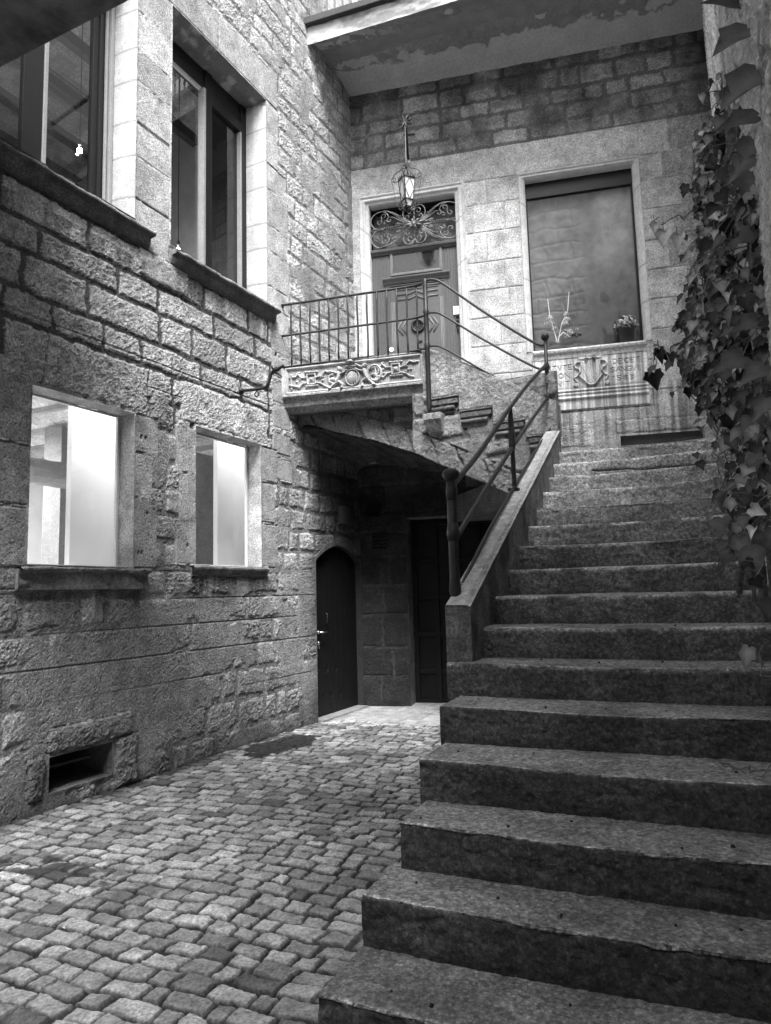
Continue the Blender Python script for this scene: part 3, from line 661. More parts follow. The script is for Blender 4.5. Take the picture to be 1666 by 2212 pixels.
# ================================================================== BACK BUILDING
BB = empty('stone_house', 'stone house across the courtyard with carved coat of arms, tall door and shop window', 'building', BW.P(2.5, 0, 0))
HB = {'door': (.12, 1.63, 3.94, 7.22), 'shop': (2.39, 3.96, 4.66, 7.20), 'gate': (.66, 2.5, 0, 2.53), 'slot': (3.5, 4.48, 3.315, 3.44)}
def back_wall():
    m = Masonry(BW, -.06, 5.05, -.05, 9.0, .0125, .0125, list(HB.values()), 77); R = m.rng
    m.mortar(.008, .12)
    # lower: shade of the flight painted in as a dark stone tone
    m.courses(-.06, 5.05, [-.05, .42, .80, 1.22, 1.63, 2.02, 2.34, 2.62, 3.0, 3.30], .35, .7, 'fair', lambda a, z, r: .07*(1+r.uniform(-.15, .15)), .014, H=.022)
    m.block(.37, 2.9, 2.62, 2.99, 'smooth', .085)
    # dressed middle storey
    zs = [3.30, 3.66, 4.02, 4.42, 4.82, 5.22, 5.62, 6.02, 6.44, 6.86, 7.22, 7.68]
    m.mortar(.009, .50, (m.Z > 3.64) & (m.Z < 7.66))
    m.courses(-.06, 5.05, zs, .42, .95, 'smooth', lambda a, z, r: .60*(1+r.uniform(-.09, .06)), .006)
    m.block(-.03, 2.36, 7.235, 7.66, 'smooth', .62); m.block(2.36, 4.10, 7.235, 7.70, 'smooth', .62)
    # rough stones right of the shop window
    for i, (a, b) in enumerate(zip(zs, zs[1:])):
        w = 4.25+.20*((i*7) % 3)/2
        m.mortar(.010, .36, (m.S > w) & (m.Z > a) & (m.Z < b)); m.block(3.97, w, a+.004, b-.004, 'smooth', .56)
        s = w+.04
        while s < 5.05: q = R.uniform(.22, .42); m.block(s, min(s+q, 5.1), a+.03, b-.03, 'rough', .42, .024); s += q+.04
    # upper rubble, sooty
    m.mortar(.004, .17, m.Z > 7.67)
    z = 7.68
    zz = [z]
    while z < 9.0: z += R.uniform(.21, .31); zz.append(z)
    m.courses(-.06, 5.05, zz, .26, .60, lambda a, b, z, r: r.choice(['fair', 'rough', 'fair']), lambda a, z, r: .36*(1+r.uniform(-.3, .25)), .035, H=.016)
    sm = ss(fbm(m.S*2.2, m.Z*3, 4, 91, .6), .55, .63)*ss(m.Z, 7.6, 7.75); m.smear(sm*.8, .014, .24)
    m.C *= 1-.55*ss(fbm(m.S*3, m.Z*1.5, 3, 93)+.35*ss(m.Z, 8.2, 8.85), .55, .85)*ss(m.Z, 7.6, 7.8)
    m.C *= 1-.45*ss(m.S, 4.3, 4.9)*ss(m.Z, 7.2, 7.8)
    # below the plaque: rough course, washed-down streaks
    m.mortar(.008, .34, (m.Z < 3.66) & (m.Z > 2.9) & (m.S > 1.5))
    for a, b, c_, d in [(1.6, 2.6, 3.28, 3.62), (2.63, 3.15, 3.33, 3.64), (2.4, 3.42, 2.92, 3.28), (3.55, 4.2, 2.92, 3.28), (4.5, 5.0, 3.3, 3.62)]: m.block(a, b, c_, d, 'rough', .42, .024)
    m.block(3.44, 4.62, 3.46, 3.64, 'fair', .40); m.block(1.9, 3.93, 3.66, 3.80, 'smooth', .44)
    # plastered corner strip next to the left wall
    m.smear(ss(m.S, .13, .10)*ss(m.Z, 3.4, 3.6)*ss(m.Z, 7.3, 7.2)*.85, .020, .46)
    st = fbm(m.S*26, m.Z*1.1, 3, 140)
    w = ss(m.S, 1.6, 2.2)*ss(m.Z, 4.2, 4.0)*ss(m.Z, 3.2, 3.5); m.C *= 1-.45*w*ss(st, .5, .65)+.35*w*ss(st, .45, .3)
    m.C *= .86+.28*fbm(m.S*1.2, m.Z*1.2, 3, 141); m.C *= 1-.5*ss(m.Z, 3.0, 2.8)*ss(m.S, 2.9, 2.5)  # wall below the flight darkened again as painted shade
    m.C *= 1-.4*ss(fbm(m.S*4, m.Z*4, 4, 170), .58, .72)*ss(m.Z, 3.5, 3.2)
    # dressing lines and small nicks
    m.line(3.935, 3.81, 3.935, 4.64, .006, .010, .55); m.line(2.3, 3.812, 3.935, 3.812, .006, .012, .55)
    nk = ss(fbm(m.S*40, m.Z*40, 2, 180), .74, .82); m.H -= .004*nk; m.C *= 1-.3*nk
    # broken plaster and old vent by the lower doorway
    br = ss(.16-np.hypot((m.S-.235)*1.2, (m.Z-2.70))+.12*(fbm(m.S*9, m.Z*9, 3, 190)-.5), 0, .03); m.H -= .05*br; m.C *= 1-.6*br
    for i in range(5):
        q = (np.abs(m.S-.30) < .10) & (np.abs(m.Z-(2.14+.05*i)) < .012); m.H -= .03*q; m.C = np.where(q, .03, m.C)
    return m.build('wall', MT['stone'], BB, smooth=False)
back_wall()
bk = MB(); bk.box(BW, -.3, 5.3, -.62, -.58, -.1, 8.95); bk.box(BW, -.3, .1, -.6, -.02, -.1, 8.95); bk.box(BW, 1.65, 2.37, -.6, -.02, 2.6, 8.95); bk.box(BW, 3.98, 5.3, -.6, -.02, 3.5, 8.95); bk.box(BW, 0, 5.2, -.6, -.02, 7.24, 8.95)
bk.build('wall', mat('inner_stone', .2, .9), BB)
LW_frame = BW
gt = part('gateway', BB)
reveal(gt, HB['gate'], .35, MT['stone'], c=.2)
gd = MB()
for s in np.arange(.70, 2.5, .30): gd.box(BW, s-.03, s+.03, -.36, -.30, .0, 2.53)
for z in (.04, .45, .95, 1.45, 1.95, 2.48): gd.box(BW, .66, 2.5, -.355, -.31, z-.03, z+.03)
gd.build('gate_frame', MT['dark_door'], gt, bevel=.004)
gp = MB(); gp.box(BW, .66, 2.5, -.38, -.345, 0, 2.53); gp.build('gate_panel', mat('gate_panel', .006, .5, spec=.25, tex=.4, tscale=9, bump=.3, bscale=20), gt)
gs = MB(); gs.box(BW, 3.49, 4.49, -.2, -.06, 3.30, 3.46); gs.build('slot_backing', mat('slot_dark', .12, .9, tex=.2), BB)

# ---- door surround and door
dr = part('entrance_door', BB, 'tall grey panelled door under a wrought-iron fanlight grille')
prof = [(-.006, .018), (-.004, .040), (.014, .042), (.020, .030), (.040, .024), (.052, .034), (.064, .040), (.078, .036), (.084, .012), (.10, .006), (.128, .004), (.130, -.13)]
P, C = profile_run(BW, [(.12, 3.94), (.12, 7.22), (1.63, 7.22), (1.63, 3.94)], False, prof, [4.6, 5.3, 6.1, 6.75], .02, .50)
grid('surround', P, MT['ashlar'], dr, C)
DO = -.115
d = MB(); d.box(BW, .24, 1.57, DO-.05, DO, 3.94, 6.40); d.build('leaf', MT['door_paint'], dr)
q10 = lambda x, y, o=DO: BW.at(766.4+.2561*x, 233.2+.2561*y, o)
d = MB()
for a0, b0 in ((.27, .50), (1.27, 1.545)):
    n_ = 7; w = (b0-a0)/n_
    for i in range(n_): d.extrude(BW, [(a0+i*w, 3.98), (a0+i*w+w*.62, 3.98), (a0+i*w+w*.62, 6.37), (a0+i*w, 6.37)], DO, DO+.012)
d.build('reeding', MT['door_paint'], dr, bevel=.004)
(ga, gz1), (gb, gz0) = q10(300, 1222), q10(742, 1375); gz1 = q10(520, 1195)[1]; gz0 = q10(520, 1400)[1]
def rect_frame(mb, fr, a, b, z0, z1, w, o0, o1):
    mb.box(fr, a, b, o0, o1, z0, z0+w); mb.box(fr, a, b, o0, o1, z1-w, z1); mb.box(fr, a, a+w, o0, o1, z0+w, z1-w); mb.box(fr, b-w, b, o0, o1, z0+w, z1-w)
f = MB(); rect_frame(f, BW, ga, gb, gz0, gz1, .03, DO, DO+.03); rect_frame(f, BW, ga+.025, gb-.025, gz0+.025, gz1-.025, .018, DO, DO+.018)
f.build('pane_moulding', mat('door_moulding', .15, .45, tex=.1, bump=.1), dr, bevel=.005)
f = MB(); f.box(BW, ga+.04, gb-.04, DO, DO+.004, gz0+.04, gz1-.04); f.build('door_pane', MT['dark_glass'], dr)
cz = q10(520, 1440)[1]; ca = q10(243, 1475)[0]; cb_ = q10(803, 1400)[0]
f = MB()
f.run = None
def run_s(mb, fr, poly, s0, s1):
    """poly in (o,z) swept along s"""
    n = len(poly); vs = [fr.P(s0, o, z) for o, z in poly]+[fr.P(s1, o, z) for o, z in poly]
    return mb.add(vs, [tuple(range(n)), tuple(range(2*n-1, n-1, -1))]+[(i, n+i, n+(i+1) % n, (i+1) % n) for i in range(n)])
run_s(f, BW, [(DO, cz-.05), (DO+.02, cz-.05), (DO+.035, cz-.015), (DO+.075, cz+.01), (DO+.08, cz+.03), (DO, cz+.05)], ca, cb_)
f.build('cornice', bpy.data.materials['door_moulding'], dr, bevel=.003)
# inner raised panel with stepped zig-zag mouldings
pa, pb = q10(290, 1600)[0], q10(770, 1600)[0]; pm = (pa+pb)/2
f = MB(); rect_frame(f, BW, pa, pb, 4.05, cz-.06, .022, DO, DO+.016)
f.build('panel_moulding', MT['door_paint'], dr, bevel=.004)
f = MB(); zt = q10(520, 1560)[1]
for dz in (0, -.075):
    pts = [(pm-.30, zt+dz), (pm-.10, zt+dz), (pm-.02, zt+.035+dz), (pm+.10, zt-.02+dz), (pm+.18, zt+.01+dz), (pm+.30, zt+.01+dz)]
    f.tube([BW.P(a, DO+.004, b) for a, b in pts], .011, 6)
f.tube([BW.P(pm-.34, DO+.004, zt+.10), BW.P(pm+.34, DO+.004, zt+.10)], .012, 6); f.tube([BW.P(pm-.30, DO+.004, zt+.07), BW.P(pm+.30, DO+.004, zt+.07)], .008, 6)
zk = q10(535, 1840)[1]; sk = q10(535, 1840)[0]
for sg in (-1, 1):
    for dx in (.16, .22): f.tube([BW.P(sk+sg*dx, DO+.004, zk+.11), BW.P(sk+sg*(dx+.07), DO+.004, zk), BW.P(sk+sg*dx, DO+.004, zk-.11)], .011, 6)
for b_z in (cz-.15,): pass
for i in range(4):
    for sg in (-1, 1): f.tube([BW.P(pm+sg*(.33+.02*i), DO+.004, 4.1), BW.P(pm+sg*(.33+.02*i), DO+.004, zt-.1)], .006, 6)
f.build('zigzag_moulding', bpy.data.materials['door_moulding'], dr, smooth=True)
k = MB()
def ring(mb, fr, s, z, o, r, t, seg=28, sq=1.0): mb.tube([fr.P(s+r*cos(2*pi*i/seg), o, z+r*sq*sin(2*pi*i/seg)) for i in range(seg+1)], t, 8)
ring(k, BW, sk, zk, DO+.018, .082, .018); ring(k, BW, sk, zk, DO+.012, .058, .007)
for i in range(18):
    a = i*2.4; r = .012*math.sqrt(i+.3); k.ball(BW.P(sk+r*cos(a), DO+.01, zk+r*sin(a)), .008, 6)
k.build('knocker', MT['iron'], dr, smooth=True)
k = MB(); k.box(BW, sk+.0, sk+.055, DO, DO+.02, zk-.235, zk-.21); k.build('letter_slot', MT['iron'], dr)
k = MB(); ring(k, BW, sk+.02, zk-.36, DO+.012, .030, .010); k.build('lock', MT['iron'], dr)
k = MB(); ls, lz = q10(313, 2042); k.tube([BW.P(ls, DO, lz), BW.P(ls, DO+.02, lz)], .034, 20); k.build('door_knob', MT['white'], dr)
k = MB(); (ps, pz) = q10(865, 1705, DO+.03); k.box(BW, ps-.055, ps+.055, DO+.012, DO+.03, pz-.06, pz+.06); k.build('notice_plate', MT['white'], dr, bevel=.002)
for y in (1757, 1797, 1835): k = MB(); s, z = q10(867, y, DO+.02); k.ball(BW.P(s, DO+.022, z), .022, 10); k.build('door_bell', MT['iron'], dr, smooth=True)
k = MB(); s, z = q10(870, 1860, DO+.02); k.box(BW, s-.01, s+.01, DO+.01, DO+.03, z-.05, z+.05); k.build('door_pull', MT['iron'], dr, smooth=True)
f = MB(); run_s(f, BW, [(DO-.02, 6.36), (DO+.03, 6.36), (DO+.04, 6.385), (DO+.065, 6.40), (DO+.07, 6.43), (DO+.05, 6.445), (DO-.02, 6.45)], .25, 1.56); f.build('transom_bar', MT['door_paint'], dr, bevel=.003)
f = MB(); f.box(BW, .24, 1.57, -.34, -.30, 6.40, 7.1); f.build('fanlight_pane', MT['dark_glass'], dr)
# crumpled cloth stands in for the reflections behind the grille
S_, Z_ = np.meshgrid(np.linspace(.25, 1.56, 130), np.linspace(6.44, 7.05, 60)); fo = fbm(S_*5, Z_*3.5+S_*2, 4, 61)
grid('fanlight_reflection', BW.A(S_, -.26+.16*(fo-.5), Z_), MT['curtain'], dr, None)

def spiral(cx, cz, r0, r1, a0, a1, n=26):
    return [(cx+(r0+(r1-r0)*i/(n-1))*cos(a0+(a1-a0)*i/(n-1)), cz+(r0+(r1-r0)*i/(n-1))*sin(a0+(a1-a0)*i/(n-1))) for i in range(n)]
def bez(p0, p1, p2, p3, n=18):
    o = []
    for i in range(n):
        t = i/(n-1); u = 1-t; o.append((u**3*p0[0]+3*u*u*t*p1[0]+3*u*t*t*p2[0]+t**3*p3[0], u**3*p0[1]+3*u*u*t*p1[1]+3*u*t*t*p2[1]+t**3*p3[1]))
    return o
gl = MB(); gc = (.905, 6.735); GO = -.045
for sx in (1, -1):
    for sz in (1, -1):
        T = lambda pts: [BW.P(gc[0]+sx*a, GO+.012*sin(a*20), gc[1]+sz*b) for a, b in pts]
        gl.tube(T(spiral(.50, .135, .135, .135, -pi*.62, pi*.95)), .0075, 6)
        gl.tube(T(bez((.06, .01), (.22, .10), (.28, .26), (.46, .27))), .0075, 6)
        gl.tube(T(bez((.06, .015), (.16, .09), (.22, .20), (.33, .24))), .0065, 6)
        gl.tube(T(bez((.06, .008), (.20, .07), (.27, .17), (.34, .16))), .0065, 6)
        gl.tube(T(spiral(.36, .12, .04, .012, pi*.5, -pi*1.3)), .006, 6)
        gl.tube(T(spiral(.44, .19, .045, .012, -pi*.3, pi*1.6)), .006, 6)
        gl.tube(T(spiral(.52, .12, .045, .012, pi*.8, pi*2.6)), .006, 6)
        gl.tube(T(spiral(.42, .09, .035, .01, pi, -pi*.8)), .0055, 6)
        gl.tube(T(bez((.06, .004), (.15, .02), (.22, .07), (.26, .055))), .006, 6); gl.tube(T(spiral(.235, .045, .032, .008, 0, pi*2.0)), .005, 6)
        gl.tube(T(bez((.04, .02), (.18, .08), (.20, .24), (.10, .285))), .0075, 6)
        gl.tube(T(bez((.10, .285), (.04, .29), (.0, .26), (.01, .20))), .006, 6)
        gl.tube(T(spiral(.06, .20, .055, .012, pi*.9, -pi*1.2)), .006, 6); gl.tube(T(spiral(.09, .12, .045, .012, -pi*.6, pi*1.2)), .006, 6)
        for i in range(5): gl.ball(BW.P(gc[0]+sx*(.20+.035*i)*1.0, GO+.01, gc[1]+sz*(.155+.018*i) if sz > 0 else gc[1]-(.155+.018*i)), .011, 6)
gl.tube([BW.P(.25, GO-.02, gc[1]-.004), BW.P(1.56, GO-.02, gc[1]-.004)], .012, 8)
for i in range(14):
    for sx in (1, -1): gl.ball(BW.P(gc[0]+sx*(.24+.028*i), GO+.005, gc[1]+.012), .013 if i % 2 else .009, 6)
gl.tube([BW.P(gc[0], GO, 6.45), BW.P(gc[0], GO, 7.03)], .010, 8)
for i in range(8): gl.ball(BW.P(gc[0]+.006*(-1)**i, GO+.01, 6.50+.065*i), .016, 6)
for a in range(0, 360, 45):
    t = rad(a+12); gl.tube([BW.P(gc[0], GO+.02, gc[1]), BW.P(gc[0]+.06*cos(t)*1.6, GO+.05, gc[1]+.05*sin(t)), BW.P(gc[0]+.13*cos(t)*1.3, GO+.03, gc[1]+.09*sin(t))], [.02, .018, .003], 6)
gl.box(BW, gc[0]-.03, gc[0]+.03, GO, GO+.06, gc[1]-.05, gc[1]+.04)
gl.build('fanlight_grille', MT['iron_grille'], dr, smooth=True)

# ---- shop window
sw = part('shop_window', BB, 'large fixed window with a dusty pane, plant and dried flowers on its sill')
prof = [(-.006, .018), (-.004, .034), (.012, .036), (.018, .022), (.034, .020), (.046, .030), (.056, .028), (.062, .006), (.078, .002), (.080, -.13)]
P, C = profile_run(BW, [(2.39, 4.67), (2.39, 7.20), (3.96, 7.20), (3.96, 4.67)], False, prof, [5.2, 5.7, 6.3, 6.8], .02, .50)
grid('surround', P, MT['ashlar'], sw, C)
f = MB(); f.box(BW, 2.46, 3.89, -.16, -.105, 6.90, 7.12); f.box(BW, 2.46, 2.49, -.16, -.12, 4.66, 6.9); f.box(BW, 3.855, 3.89, -.16, -.12, 4.66, 6.9); f.box(BW, 2.49, 3.855, -.16, -.12, 4.66, 4.70)
f.build('frame', MT['frame'], sw, bevel=.003)
f = MB(); f.box(BW, 2.48, 3.87, -.145, -.139, 4.68, 6.92); f.build('pane', MT['dusty_glass'], sw)
def dusty():  # board behind the pane, reflected stone courses painted on it
    S, Z = np.meshgrid(np.arange(2.42, 3.92, .012), np.arange(4.5, 7.1, .012))
    wS = S+.16*(fbm(S*4, Z*4, 3, 3)-.5); wZ = Z+.10*(fbm(S*4+9, Z*4, 3, 4)-.5)
    r = np.floor(wZ/.24); k = np.floor(wS/.36+.5*(r % 2)); fx = (wS/.36+.5*(r % 2)) % 1*.36; fz = wZ % .24
    d = np.minimum(np.minimum(fx, .36-fx), np.minimum(fz, .24-fz))
    left = ss(S+.05*fbm(S*2, Z*1.2, 2, 8), 3.33, 3.12)
    H = .007*ss(d, .0, .03)*left+.02*(fbm(S*9, Z*9, 4, 5)-.5)*left+.05*ss(S, 3.25, 3.4)*(fbm(S*1.8, Z*.6, 2, 6))
    C = (.22+.02*_hash(k, r, 7)*left)*(1+.3*(fbm(S*3, Z*3, 3, 9)-.5)*2)*(1-.15*left*ss(d, .012, .0))
    C *= .75+.65*ss(S, 3.15, 3.7)*ss(Z, 4.8, 6.6)
    C *= .65+.6*ss(Z, 4.6, 6.7)
    dk = ss(fbm(S*7, Z*3.5, 3, 10), .60, .74)*ss(Z, 5.9, 5.2); C *= 1-.6*dk
    grid('reflection_board', BW.A(S, -.24+H, Z), MT['dusty'], sw, C)
dusty()
f = MB(); f.box(BW, 2.40, 2.46, -.45, -.15, 4.5, 7.1); f.box(BW, 3.89, 3.95, -.45, -.15, 4.5, 7.1); f.box(BW, 2.40, 3.95, -.45, -.16, 4.55, 4.66); f.build('inner_lining', MT['room'], sw)
f = MB(); run_s(f, BW, [(-.14, 4.668), (.02, 4.668), (.055, 4.662), (.068, 4.640), (.058, 4.612), (.03, 4.600), (.026, 4.56), (.022, 4.54), (-.02, 4.54), (-.14, 4.60)], 2.465, 3.885)
f.build('sill', mat('sill_pale', .5, .85, tex=.35, tscale=30, bump=.6, bscale=80), sw, bevel=.004)

# ---- carved plaque: coat of arms and inscription
FONT = {'V': [[(0, 1), (.5, 0), (1, 1)]], 'I': [[(.5, 0), (.5, 1)]], 'R': [[(0, 0), (0, 1), (.7, .95), (.8, .75), (.6, .52), (0, .5)], [(.45, .5), (.95, 0)]],
        'T': [[(.5, 0), (.5, 1)], [(0, 1), (1, 1)]], 'E': [[(.85, 0), (0, 0), (0, 1), (.85, 1)], [(0, .52), (.65, .52)]], 'N': [[(0, 0), (0, 1), (1, 0), (1, 1)]],
        'O': [[(.5+.5*cos(i*pi/6), .5+.5*sin(i*pi/6)) for i in range(13)]], 'D': [[(0, 0), (0, 1), (.55, .95), (.9, .7), (.9, .3), (.55, .05), (0, 0)]],
        'C': [[(.92, .84), (.6, 1), (.25, .9), (.03, .6), (.03, .4), (.25, .1), (.6, 0), (.92, .16)]], 'G': [[(.92, .84), (.6, 1), (.25, .9), (.03, .6), (.03, .4), (.25, .1), (.6, 0), (.92, .12), (.92, .42), (.62, .42)]],
        'S': [[(.85, .87), (.5, 1), (.12, .85), (.2, .58), (.75, .42), (.88, .18), (.5, 0), (.08, .13)]], 'A': [[(0, 0), (.5, 1), (1, 0)], [(.2, .4), (.8, .4)]],
        '1': [[(.3, .8), (.5, 1), (.5, 0)]], '5': [[(.85, 1), (.2, 1), (.15, .58), (.6, .6), (.88, .35), (.6, .02), (.1, .08)]], '8': [[(.5, .52), (.15, .75), (.5, 1), (.85, .75), (.5, .52), (.1, .25), (.5, 0), (.9, .25), (.5, .52)]],
        '3': [[(.12, .9), (.5, 1), (.82, .78), (.4, .55), (.85, .3), (.5, 0), (.1, .1)]], '.': [[(.45, .5), (.55, .5)]]}
def seg_d(S, Z, a, b):
    dx, dz = b[0]-a[0], b[1]-a[1]; L2 = dx*dx+dz*dz+1e-12; t = np.clip(((S-a[0])*dx+(Z-a[1])*dz)/L2, 0, 1); return np.hypot(S-a[0]-t*dx, Z-a[1]-t*dz)
def bump_path(H, S, Z, pts, r, amp, rr=None):
    """raise a rounded ridge along a polyline"""
    n = len(pts)
    for i in range(n-1):
        r0 = r if rr is None else rr[i]; d = seg_d(S, Z, pts[i], pts[i+1]); H = np.maximum(H, amp*np.sqrt(np.clip(1-(d/r0)**2, 0, 1)))
    return H
def plaque():
    s0, s1, z0, z1 = 2.44, 3.90, 3.83, 4.545
    S, Z = np.meshgrid(np.arange(s0, s1, .0048), np.arange(z0, z1, .0048)); H = np.full_like(S, .024)+.001*fbm(S*30, Z*30, 2, 3)
    C = .47*(1+.25*(fbm(S*3, Z*3, 3, 5)-.5)*2)
    # moulded ledge under the panel, drawn as raised bands
    for zc, hw, am in [(4.085, .016, .020), (4.045, .018, .012), (3.985, .020, .026)]: H = H+am*np.sqrt(np.clip(1-((Z-zc)/hw)**2, 0, 1))*ss(S, 3.885, 3.87)
    H = H-.006*((Z > 4.11) & (Z < 4.53))
    cx, cz = 3.185, 4.325
    def sh(S, Z, k=1.0):    # cartouche outline signed value (<0 inside)
        y = (Z-cz)/(.165*k); x = np.abs(S-cx)/(.125*k); w = np.where(y > 0, 1.0-.13*np.sin(np.clip(y, 0, 1)*pi*1.0), np.sqrt(np.clip(1-np.clip(-y, 0, 9)**1.8, 0, 1))*(1+.12*np.sin(np.clip(-y, 0, 1)*pi*2))); return np.maximum(x-w, np.abs(y)-1)
    v = sh(S, Z); out = sh(S, Z, 1.16)
    H = H+.030*ss(out, .06, -.06); H = H-.014*ss(v, .03, -.05)
    H = H+.010*ss(v, .0, -.2)*(S > cx)*(np.abs((((S-cx)/.030) % 1)-.5) < .28)
    dgn = seg_d(S, Z, (cx-.10, cz+.12), (cx-.005, cz-.13)); H = H+.008*(v < -.05)*(S < cx)*ss(dgn, .03, .02)
    B = np.zeros_like(S)
    for sx in (-1, 1):
        B = bump_path(B, S, Z, [(cx+sx*a, cz+b) for a, b in spiral(.155, .09, .045, .045, pi*.6, -pi*.5, 12)], .013, .030)
        B = bump_path(B, S, Z, [(cx+sx*.155, cz+.05), (cx+sx*.135, cz-.0), (cx+sx*.175, cz-.05), (cx+sx*.215, cz-.07), (cx+sx*.185, cz-.12)], .010, .022)
        B = bump_path(B, S, Z, [(cx+sx*a, cz+b) for a, b in spiral(.195, -.175, .022, .006, 0, pi*3, 14)], .010, .022)
        B = bump_path(B, S, Z, [(cx+sx*a, cz+b) for a, b in spiral(.055, .185, .026, .010, pi*.2, pi*2, 12)], .011, .034)
    H = H+B
    def word(H, C, txt, s, z, w, h, gap):
        for ch in txt:
            if ch == ' ': s += w; continue
            ww = w*(.35 if ch in 'I1' else 1)
            for pl in FONT[ch]:
                for i in range(len(pl)-1):
                    X0 = s+pl[i][0]*w-(w-ww)*.5; X1 = s+pl[i+1][0]*w-(w-ww)*.5
                    d = seg_d(S, Z, (X0, z+pl[i][1]*h), (X1, z+pl[i+1][1]*h)); k = np.exp(-(d/.0052)**2); H = H-.0085*k; C = C*(1-.42*k)
            s += ww+gap
        return H, C
    for t, s, z, w, g_ in [('VIRTVTE', 2.53, 4.375, .050, .018), ('NON', 2.70, 4.265, .056, .022), ('VENIT', 2.60, 4.155, .052, .022), ('.DECET.', 3.40, 4.395, .052, .018), ('SANGVI', 3.435, 4.285, .052, .014), ('1583', 3.46, 4.170, .050, .028)]:
        H, C = word(H, C, t, s, z, w, .062, g_)
    st = fbm(S*30, Z*1.0, 3, 40); C = C*(1-.42*ss(st, .52, .66))*(1+.45*ss(st, .42, .30))
    C = C*(1-.5*ss(Z, 4.50, 4.545)*1.0)*(1-.4*ss(Z, 4.16, 4.115)*(Z > 4.1))
    C = np.clip(C, .05, .8)
    grid('carved_plaque', BW.A(S, H+.012*ss(np.minimum(np.minimum(S-s0, s1-S), np.minimum(Z-z0, z1-Z)), 0, .01)-.004, Z), MT['relief'], BB, C)
plaque()

# ---- plants and dried flowers
def leaf_cloud(mb, c, r, n, size, rng, flat=.7, col=(.05, .14)):
    for i in range(n):
        th = rng.uniform(0, 2*pi); ph = math.acos(rng.uniform(-.2, 1)); rr = r*rng.uniform(.55, 1)
        p = Vector((c[0]+rr*sin(ph)*cos(th), c[1]+rr*sin(ph)*sin(th), c[2]+rr*flat*cos(ph)))
        nrm = (p-Vector(c)+Vector((rng.uniform(-1, 1), rng.uniform(-1, 1), rng.uniform(0, 1.4)))*r*.6).normalized()
        a = nrm.orthogonal().normalized(); a.rotate(Matrix.Rotation(rng.uniform(0, 6.28), 3, nrm)); b = nrm.cross(a); s = size*rng.uniform(.7, 1.2)
        mb.cur = rng.uniform(*col)
        mb.add([p-a*s, p-a*s*.3+b*s*.5-nrm*s*.1, p+a*s*.5+b*s*.35, p+a*s-nrm*s*.3, p+a*s*.5-b*s*.35, p-a*s*.3-b*s*.5-nrm*s*.1], [(0, 1, 2, 3), (0, 3, 4, 5)])
s, z = 3.66, 4.668
p = BW.P(s, -.035, z)
pp = empty('potted_plant', 'small leafy plant in a black plastic pot on the shop window sill', 'potted plant', p)
m_ = MB(); m_.lathe(p, [(.078, .0), (.084, .01), (.105, .19), (.118, .195), (.120, .215), (.108, .215), (.10, .18)], 24); m_.build('pot', MT['pot'], pp, smooth=True, bevel=0)
m_ = MB(); rg = random.Random(4); leaf_cloud(m_, (p[0], p[1], p[2]+.24), .165, 420, .030, rg, .85, (.10, .42)); leaf_cloud(m_, (p[0]-.06, p[1]-.04, p[2]+.20), .14, 90, .024, rg, .8, (.06, .3)); m_.build('foliage', MT['leaf'], pp, colors=True)
q11 = lambda x, y, o: BW.at(1119.5+.2*x, 599.8+.2*y, o)
fa = empty('dried_flower_arrangement', 'pale dried flower spray with two upright spikes on the shop window sill', 'dried flowers', BW.P(2.72, -.03, 4.668))
m_ = MB(); rg = random.Random(9); o_ = -.04
for (x0, y0, x1, y1, r0) in [(320, 230, 340, 400, .006), (340, 400, 420, 690, .007), (550, 155, 535, 360, .006), (535, 360, 470, 500, .006), (470, 500, 430, 700, .006), (430, 700, 440, 640, .006), (440, 640, 490, 590, .009), (490, 590, 560, 640, .007), (500, 560, 640, 620, .005)]:
    a = q11(x0, y0, o_); b = q11(x1, y1, o_); m_.tube([BW.P(a[0], o_, a[1]), BW.P(b[0], o_, b[1])], [r0*.7, r0], 6)
m_.build('stem', mat('dried_stem', .6, .8, tex=.2, bump=.2), fa)
for (x, y, r, n) in [(345, 440, .05, 60), (350, 500, .06, 80), (520, 400, .045, 60), (530, 450, .05, 60), (510, 500, .05, 60), (400, 560, .05, 50), (560, 600, .06, 60), (640, 560, .03, 16), (420, 690, .03, 16), (500, 640, .05, 30), (300, 500, .03, 14)]:
    m_ = MB(); a = q11(x, y, o_); leaf_cloud(m_, BW.P(a[0], o_, a[1]), r, n, .011, rg, 1, (.35, .8)); m_.build('dried_blossom', MT['leaf'], fa, colors=True)
m_ = MB(); a = q11(620, 620, o_); leaf_cloud(m_, BW.P(a[0], o_-.02, a[1]), .08, 60, .018, rg, .4, (.02, .05)); m_.build('dark_leaves', MT['leaf'], fa, colors=True)

